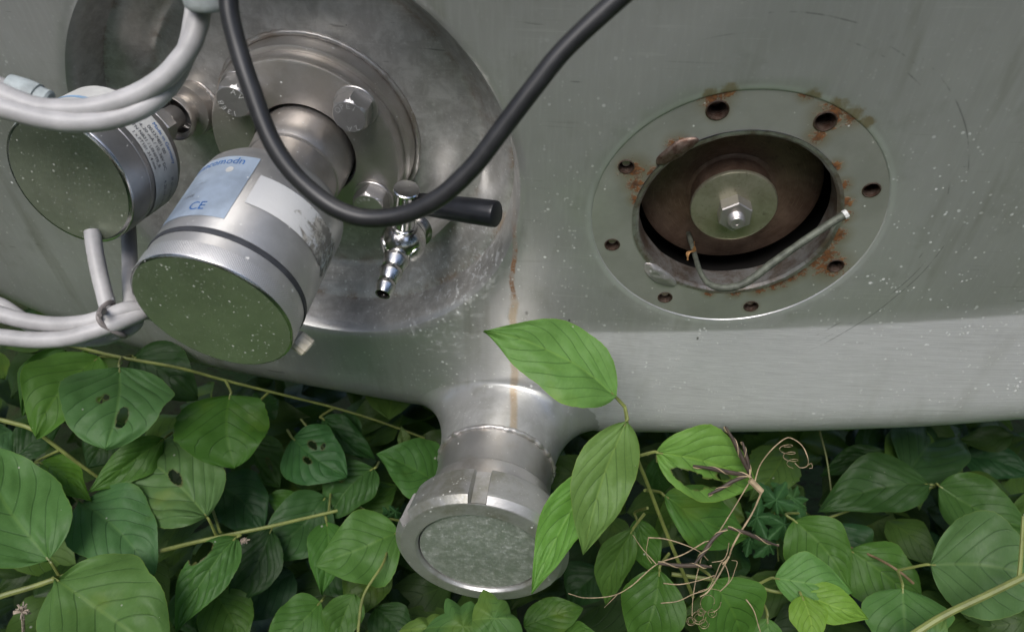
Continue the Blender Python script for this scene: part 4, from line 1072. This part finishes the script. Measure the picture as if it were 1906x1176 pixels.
# branch along the tank edge at the left
br = branch(at(300, 690, .78), 'long stem along the tank edge at left carrying a rounded leaf with a hole')
stem(br, px([(60, 622, .67), (125, 641, .68), (225, 665, .69), (330, 684, .70), (420, 708, .72), (520, 733, .74), (620, 758, .77), (700, 782, .79), (790, 815, .82)]), .0016, .0010)
LF(br, 222, 684, .66, 196, 832, .62, 182, (.095, .185, .080), 0, .3, (226, 665, .69), p=.55, q=.42, arch=.10, holes=((-.15, .66, .13, .11), (.22, .43, .05, .03), (.32, .47, .05, .03)), nv=64, nu=40)
LF(br, 182, 664, .69, 62, 800, .64, 140, (.085, .19, .036), .15, .3, (215, 664, .69), p=.5, q=.5)
LF(br, 120, 650, .70, 42, 775, .68, 88, (.058, .125, .032), -.3, .3)
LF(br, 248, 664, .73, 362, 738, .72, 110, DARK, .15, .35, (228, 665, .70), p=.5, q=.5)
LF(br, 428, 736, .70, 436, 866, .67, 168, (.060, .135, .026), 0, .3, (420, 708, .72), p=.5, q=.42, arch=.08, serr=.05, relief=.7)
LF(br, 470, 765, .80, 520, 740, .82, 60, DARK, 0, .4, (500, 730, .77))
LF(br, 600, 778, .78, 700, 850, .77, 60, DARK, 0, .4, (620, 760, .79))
# second stem from the left edge
br = branch(at(90, 820, .70), 'yellowish stem from the left edge with drooping mid green leaves')
stem(br, px([(-40, 772, .66), (20, 786, .66), (62, 800, .66), (110, 835, .67), (150, 865, .68), (185, 890, .69)]), .0020, .0014)
LF(br, 305, 816, .70, 166, 915, .66, 72, MIDG, -.25, .3, (320, 805, .72), q=.7, fold=.3)
LF(br, 385, 962, .66, 245, 838, .70, 165, (.105, .185, .074), 0, .3, (402, 995, .67), p=.5, q=.45, holes=((.05, .46, .10, .08),), arch=.08)
LF(br, 75, 862, .69, 160, 925, .66, 72, YEL, .1, .3, (110, 838, .68))
LF(br, 30, 850, .72, 110, 790, .74, 70, DARK, 0, .4)
LF(br, 20, 800, .74, -40, 840, .72, 90, BLUE, 0, .4)
LF(br, 220, 795, .76, 160, 870, .74, 90, DARK, 0, .4)
# big leaves and stem at the lower left
br = branch(at(200, 1060, .66), 'olive stem rising across the lower left with big veined leaves')
stem(br, px([(-60, 1135, .60), (0, 1110, .605), (60, 1092, .61), (120, 1072, .615), (200, 1052, .63), (280, 1030, .645), (350, 1012, .66), (412, 998, .67), (500, 980, .68), (560, 966, .69), (628, 950, .70)]), .0024, .0014)
LF(br, 92, 1042, .605, -42, 815, .64, 196, (.105, .195, .072), .1, .3, (112, 1074, .615), p=.5, q=.5, arch=.10)
LF(br, 106, 1080, .60, 300, 1215, .57, 205, (.105, .195, .064), 0, .3, (112, 1074, .615), p=.5, q=.45, arch=.10)
LF(br, 150, 935, .67, 278, 1058, .63, 142, (.070, .165, .070), .0, .3, (135, 920, .69), p=.55, q=.45, arch=.12)
LF(br, 440, 1000, .655, 322, 1170, .61, 96, (.072, .150, .045), .2, .25, (412, 998, .67), p=.45, q=.75, holes=((.75, .30, .35, .13),), wave=.15)
LF(br, 396, 895, .75, 488, 985, .73, 110, DKB, 0, .35, (410, 990, .69), p=.5, q=.45)
LF(br, 606, 925, .74, 476, 1040, .70, 118, (.045, .105, .040), 0, .35, (612, 955, .70), p=.5, q=.5)
LF(br, 560, 918, .77, 530, 975, .75, 100, MIDG, 0, .4)
LF(br, 608, 972, .70, 594, 1098, .66, 82, (.065, .15, .040), .2, .25, (605, 957, .70), p=.5, q=.65, fold=.25)
LF(br, 505, 985, .70, 420, 1130, .67, 92, DARK, .1, .3, (500, 980, .68), q=.6)
b = MB(); c = at(455, 1006, .655)
for k in range(26):
    d = Vector((random.gauss(0, 1), random.gauss(0, 1), random.gauss(0, 1))).normalized()
    b.tube([c, c+d*random.uniform(.002, .0048)], lambda t: .0009*(1-.5*t), 5)
obj('withered_bud', b.mesh('withered_bud'), M['grey_seed'], br)
# leaves left of the outlet
br = branch(at(690, 1000, .74), 'branch beside the outlet on its left with a pointed bright leaf')
LF(br, 742, 990, .690, 585, 1048, .665, 140, (.085, .19, .052), .1, .3, (770, 975, .71), p=.55, q=.62, wave=.12)
LF(br, 815, 900, .735, 706, 842, .715, 112, (.062, .145, .042), .15, .25, (830, 905, .74), p=.6, q=.55)
LF(br, 695, 872, .76, 612, 960, .73, 98, (.050, .115, .034), 0, .35, (705, 860, .78), p=.5, q=.45, holes=((.35, .45, .07, .06),))
LF(br, 545, 815, .745, 640, 880, .72, 118, (.045, .115, .040), 0, .3, (535, 800, .76), p=.55, q=.5, holes=((-.25, .35, .10, .08), (.2, .45, .08, .07), (-.45, .5, .1, .03)))
LF(br, 460, 815, .80, 520, 905, .78, 100, (.045, .10, .026), 0, .35, holes=((.3, .55, .12, .08), (-.3, .6, .08, .1)))
LF(br, 640, 768, .80, 672, 852, .78, 60, DARK, .2, .35)
LF(br, 752, 835, .76, 748, 792, .76, 26, (.09, .14, .05), .5, .2)
LF(br, 660, 960, .78, 740, 900, .80, 80, MIDG, 0, .35)
stem(br, px([(560, 780, .79), (600, 830, .775), (640, 900, .76), (680, 950, .75), (770, 975, .71)]), .0011, .0011)
# low leaves along the bottom
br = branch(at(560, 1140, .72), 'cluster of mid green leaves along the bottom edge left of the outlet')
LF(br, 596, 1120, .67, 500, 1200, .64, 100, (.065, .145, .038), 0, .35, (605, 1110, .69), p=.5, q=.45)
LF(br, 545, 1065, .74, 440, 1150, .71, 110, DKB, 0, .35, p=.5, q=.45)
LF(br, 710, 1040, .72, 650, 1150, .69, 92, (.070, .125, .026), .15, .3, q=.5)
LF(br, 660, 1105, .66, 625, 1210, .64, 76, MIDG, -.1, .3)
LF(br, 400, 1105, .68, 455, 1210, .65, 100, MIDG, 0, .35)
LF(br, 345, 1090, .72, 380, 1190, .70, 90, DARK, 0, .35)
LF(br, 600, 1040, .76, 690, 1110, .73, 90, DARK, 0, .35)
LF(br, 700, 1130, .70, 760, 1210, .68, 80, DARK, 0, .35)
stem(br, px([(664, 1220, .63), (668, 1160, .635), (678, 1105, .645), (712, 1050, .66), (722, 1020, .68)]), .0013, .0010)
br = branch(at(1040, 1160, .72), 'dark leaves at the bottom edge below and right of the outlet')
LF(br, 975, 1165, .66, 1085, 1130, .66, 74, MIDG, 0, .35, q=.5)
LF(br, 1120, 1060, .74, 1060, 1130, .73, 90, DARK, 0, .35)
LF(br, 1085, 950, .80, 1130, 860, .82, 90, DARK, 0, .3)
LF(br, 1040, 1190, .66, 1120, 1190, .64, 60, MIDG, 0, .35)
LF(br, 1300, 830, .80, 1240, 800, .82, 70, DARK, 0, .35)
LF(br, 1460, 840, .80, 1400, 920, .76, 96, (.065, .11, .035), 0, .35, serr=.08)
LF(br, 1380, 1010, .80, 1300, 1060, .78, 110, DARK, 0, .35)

def lobed(parent, c, u, v, n, outline, col, seed=0):
    """a lobed leaf from a radial outline (angle in degrees, radius)"""
    b = MB(); rows = []; uvs = []
    N = 72; M_ = 10
    for j in range(M_+1):
        row = []; uv = []
        for i in range(N+1):
            a = -180+360*i/N; r = interp(outline, a)*j/M_
            p = c + u*(r*math.cos(R(a))) + v*(r*math.sin(R(a)))
            rr = r*40
            p += n*(.004*mn.noise(Vector((rr*math.cos(R(a)), rr*math.sin(R(a)), seed))) + .0022*math.cos(R(a)*5)*j/M_ - .006*(j/M_)**2)
            row.append(p); uv.append((max(-1, min(1, math.sin(R(a))*j/M_)), .5+.5*math.cos(R(a))*j/M_))
        rows.append(row); uvs.append(uv)
    b.grid(rows, False, uvs); b.recalc = False
    return obj('leaf', b.mesh('leaf'), M['leaf'], parent, True, 0, color=(*col, 1))
def build_maple():
    c = at(862, 1165, .60); root = empty('lobed_seedling', at(880, 1200, .70), 'lobed green leaves pushing up under the rim of the outlet cap', 'seedling')
    n = (CAM-c).normalized()*.7 + Vector((0, 0, .5)); n.normalize(); u = (RT - n*RT.dot(n)).normalized(); v = n.cross(u)
    k = .6/FPX
    lobed(root, c, u, v, n, [(-180, 70*k), (-150, 120*k), (-120, 80*k), (-60, 70*k), (0, 60*k), (40, 42*k), (75, 50*k), (100, 40*k), (122, 66*k), (145, 44*k), (165, 60*k), (180, 70*k)], (.085, .19, .05), 1)
    c2 = at(920, 1150, .585)
    lobed(root, c2, u, v, n, [(-180, 40*k), (-120, 45*k), (-60, 70*k), (-20, 55*k), (20, 32*k), (55, 40*k), (80, 36*k), (110, 60*k), (135, 44*k), (180, 40*k)], (.10, .21, .055), 5)
    c3 = at(800, 1170, .61)
    lobed(root, c3, u, v, n, [(-180, 60*k), (-90, 50*k), (0, 60*k), (60, 34*k), (110, 26*k), (150, 36*k), (180, 60*k)], (.13, .22, .045), 9)
    stem(root, px([(870, 1230, .66), (866, 1190, .62), (862, 1168, .601)]), .0012, .0010)
build_maple()
def build_herb(cx, cy, d, s, label, seed):
    rs = random.Random(seed); root = empty('feathery_herb', at(cx, cy+20, d+.04), label, 'herb', 'feathery herbs in the undergrowth')
    k = d/FPX
    for i, (dx, dy, sc_) in enumerate(((-35, 30, 1), (5, -5, 1.1), (40, -10, 1.2), (22, 45, 1), (-10, 85, .9), (55, 40, .8), (-50, 75, .8))):
        c = at(cx+dx*s, cy+dy*s, d+rs.uniform(-.015, .015)); n = ((CAM-c).normalized()*.7 + Vector((rs.uniform(-.2, .2), 0, .5))).normalized()
        u = (RT*math.cos(i)+UP*math.sin(i*1.7)); u = (u-n*u.dot(n)).normalized(); v = n.cross(u); q = k*s*sc_
        ol = []
        for a in range(-180, 181, 5): ol.append((a, q*(30+9*math.cos(R(a*5))+3*math.cos(R(a*15)))*(1.1 if abs(a) < 120 else .6)))
        lobed(root, c, u, v, n, ol, (.050, .135, .045), i+seed)
    stem(root, [at(cx+10*s, cy+120*s, d+.03), at(cx+5*s, cy+60*s, d+.01), at(cx, cy, d)], .0008, .0006)
build_herb(1440, 935, .73, .9, 'dark green feathery herb behind the dry tendrils at right', 3)
build_herb(722, 955, .74, .35, 'tiny feathery herb sprig touching the outlet nut', 8)

# dry tendrils and pods
def build_dry():
    root = empty('dry_tendril', at(1310, 1060, .62), 'tangle of dry brown vine tendrils with split dark pods at right', 'dry vine')
    D = .575
    def tb(lst, r, m='dry', nm='tendril', tap=.6, d=D, n=10):
        b = MB(); b.tube(spline([at(x, y, d + .004*math.sin(i*1.9) + (q[0] if q else 0)) for i, (x, y, *q) in enumerate(lst)], n), lambda t: .44*r*(1-(1-tap)*t)*(1+.25*mn.noise(Vector((t*40, r*5000, 0)))), 7); obj(nm, b.mesh(nm), M[m], root)
    tb([(1418, 914), (1400, 955), (1375, 995), (1362, 1020), (1357, 1035), (1345, 1050)], .0015, nm='twig', tap=.9)
    tb([(1395, 897), (1360, 955), (1330, 1000), (1312, 1008)], .0011)
    tb([(1312, 1008), (1270, 1032), (1222, 1050), (1175, 1090), (1140, 1108), (1090, 1112), (1058, 1104)], .0011)
    tb([(1222, 1050), (1195, 1020), (1178, 995)], .0008)
    tb([(1150, 1105), (1135, 1120), (1125, 1130)], .0007)
    tb([(1357, 1035), (1338, 1070), (1318, 1100), (1303, 1110)], .0015, tap=.7)
    tb([(1207, 1000), (1235, 1002), (1265, 1010), (1300, 1025), (1318, 1042)], .0011)
    tb([(1207, 1000), (1203, 1030), (1213, 1048)], .0006)
    tb([(1307, 1032), (1297, 1070), (1290, 1110), (1288, 1145)], .0009, tap=.6)
    tb([(1357, 1010), (1353, 1030), (1345, 1042), (1325, 1046)], .0009)
    tb([(1330, 1075), (1345, 1045), (1357, 1078), (1340, 1100), (1360, 1080), (1368, 1060), (1372, 1045), (1362, 1042)], .0008)
    tb([(1300, 1100), (1320, 1095), (1340, 1098)], .0006)
    tb([(1230, 1122), (1262, 1118), (1290, 1105), (1318, 1095), (1330, 1070)], .0009)
    tb([(1235, 1085), (1265, 1087), (1300, 1080), (1330, 1070)], .0010)
    tb([(1330, 1080), (1370, 1098), (1400, 1130), (1412, 1165), (1420, 1190)], .0012, d=.60)
    # coils
    tb([(1405, 895), (1415, 865), (1435, 838), (1458, 818), (1472, 815), (1492, 828), (1503, 850), (1503, 866), (1490, 870), (1480, 862)], .0011, tap=.6)
    co = [(1503, 866), (1510, 862), (1512, 870), (1506, 871)]; tb(co, .0006)
    z = []
    for i in range(26): z.append((1460 + 14*math.sin(i*.75)*(1-.2*i/26) + i*.7, 826 + i*1.6 + 5*math.cos(i*.75)))
    tb(z, .0006, n=4)
    for (cx, cy, rr, tn) in ((1320, 1120, 22, 1.3), (1300, 1148, 14, 2.2), (1286, 1155, 9, 2.4), (1310, 1160, 10, 2.0), (1325, 1140, 9, 1.6), (1305, 1138, 8, 2.6)):
        z = [(cx + rr*(1-.035*i)*math.cos(i*.5*tn/1.6), cy + rr*(1-.035*i)*math.sin(i*.5*tn/1.6)) for i in range(18)]; tb(z, .0006, n=4)
    # split pods
    def pod(lst, r, d=D):
        P = spline([at(x, y, d-.004) for x, y in lst], 10); b = MB(); n = len(P)
        b.tube(P, lambda t: r*(.35+.65*math.sin(math.pi*min(1, .08+t*.9))), 8)
        o = obj('pod', b.mesh('pod'), M['pod'], root)
        b = MB(); tw = []
        for i, p in enumerate(P):
            t = (P[min(i+1, n-1)]-P[max(i-1, 0)]).normalized(); u, v = frame(t); a = i*.42
            tw.append(p + (u*math.cos(a)+v*math.sin(a))*r*.85)
        b.tube(tw, r*.28, 5); obj('pod_seam', b.mesh('pod_seam'), M['dry'], o)
    pod([(1398, 888), (1385, 860), (1368, 825), (1350, 793)], .0017)
    pod([(1398, 888), (1392, 860), (1386, 838), (1382, 822)], .0014)
    pod([(1398, 885), (1365, 880), (1330, 873), (1290, 866)], .0017)
    pod([(1396, 884), (1365, 895), (1340, 910), (1318, 920)], .0016)
    pod([(1355, 982), (1385, 990), (1415, 1003), (1450, 1016)], .0014)
    pod([(1352, 983), (1328, 1002), (1308, 1030), (1290, 1052)], .0016)
    pod([(1225, 1048), (1265, 1052), (1300, 1052), (1325, 1055)], .0016)
    b = MB(); b.tube(px([(1396, 893, .570), (1408, 905, .570), (1418, 915, .570)]), .0022, 7); obj('twig_node', b.mesh('twig_node'), M['dry'], root)
build_dry()
b = MB(); c = at(42, 1137, .60)
for k in range(40):
    d = Vector((random.gauss(0, 1), random.gauss(0, .6), random.gauss(.2, .8))).normalized(); b.tube([c, c+d*random.uniform(.003, .007)], lambda t: .0009*(1-.4*t), 5)
b.tube(px([(42, 1140, .60), (44, 1180, .62), (30, 1240, .66)]), .0012, 6)
obj('withered_flower', b.mesh('withered_flower'), M['grey_seed'], None, True, 40, 'small withered pale brown flower head at the lower left corner', 'flower')

# ------------------------------------------------------------------ ground and undergrowth
def mat_soil():
    t = NT('dark_soil'); co = t.co(); n = t.noise(co, 6, 6, .65); n2 = t.noise(co, 60, 6, .7)
    col = t.mix(t.rng(n, .35, .65), (.030, .050, .016), (.045, .050, .022)); col = t.mix(t.rng(n2, .5, .7), col, (.03, .022, .014))
    return t.set(col, 0, .95, t.bump(n2, .6, .01), spec=.05)
me = bpy.data.meshes.new('ground'); g = 60
me.from_pydata([(-g, -g, -.2), (g, -g, -.2), (g, g, -.2), (-g, g, -.2)], [], [(0, 1, 2, 3)])
obj('ground', me, mat_soil(), None, False, kind='structure', label='dark soil under the plants')
t_ = NT('thicket_leaf'); g_ = t_.new('ShaderNodeNewGeometry'); M['wood'] = t_.set(t_.mix(g_.outputs['Random Per Island'], (.025, .055, .018), (.075, .14, .035)), 0, .6, spec=.2)
t_ = NT('ground_cover_leaf'); g_ = t_.new('ShaderNodeNewGeometry'); M['cover'] = t_.set(t_.mix(g_.outputs['Random Per Island'], (.055, .115, .030), (.14, .25, .060)), 0, .55, spec=.3)
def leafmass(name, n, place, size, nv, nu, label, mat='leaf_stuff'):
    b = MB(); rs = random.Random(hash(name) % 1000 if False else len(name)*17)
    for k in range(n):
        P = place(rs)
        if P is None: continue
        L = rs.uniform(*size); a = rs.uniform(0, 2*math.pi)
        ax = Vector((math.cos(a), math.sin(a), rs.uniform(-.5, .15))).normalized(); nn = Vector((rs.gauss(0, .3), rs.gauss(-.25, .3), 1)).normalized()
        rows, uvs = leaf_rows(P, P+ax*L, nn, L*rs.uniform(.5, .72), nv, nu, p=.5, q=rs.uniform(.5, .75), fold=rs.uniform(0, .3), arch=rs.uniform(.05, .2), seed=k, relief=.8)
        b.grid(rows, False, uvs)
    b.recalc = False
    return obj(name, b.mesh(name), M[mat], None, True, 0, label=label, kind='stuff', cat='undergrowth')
def pl_view(rs):
    px_, py = rs.uniform(-250, 2150), rs.uniform(560, 1330)
    d = rs.uniform(.82, 1.14) if py < 900 else rs.uniform(.75, 1.06)
    p = at(px_, py, d)
    if p.z < -.17 or p.z > .24: return None
    return p
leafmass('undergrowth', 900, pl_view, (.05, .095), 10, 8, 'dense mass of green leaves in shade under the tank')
def pl_far(rs):
    x = rs.uniform(-2.2, 2.2); y = rs.uniform(-2.6, .45)
    z = rs.uniform(-.12, .14)
    p = Vector((x, y, z)); q = (p-CAM).dot(FW)
    if q > .1:
        u, v = proj(p)
        if -300 < u < 2200 and -200 < v < 1400: return None
    return p
leafmass('ground_cover', 5200, pl_far, (.07, .13), 4, 4, 'low green leaves covering the ground before the tank', 'cover')

# the thicket behind and beside the photographer, seen only as green in the metal and as shade
def pl_wood(rs):
    a = rs.uniform(R(-115), R(115)); rr = rs.uniform(2.3, 3.4) + .5*math.sin(a*5); h = rs.uniform(-.2, 2.6 + .5*math.sin(a*7+1))
    p = Vector((math.sin(a)*rr, -math.cos(a)*rr*.9 + .2, h))
    if p.y > .9: return None
    q = (p-CAM).dot(FW)
    if q > .1:
        u, v = proj(p)
        if -900 < u < 2800 and -600 < v < 1700: return None
    return p
leafmass('woodland_edge', 9000, pl_wood, (.16, .30), 2, 2, 'thicket of leafy shrubs around the clearing before the tank', 'wood')
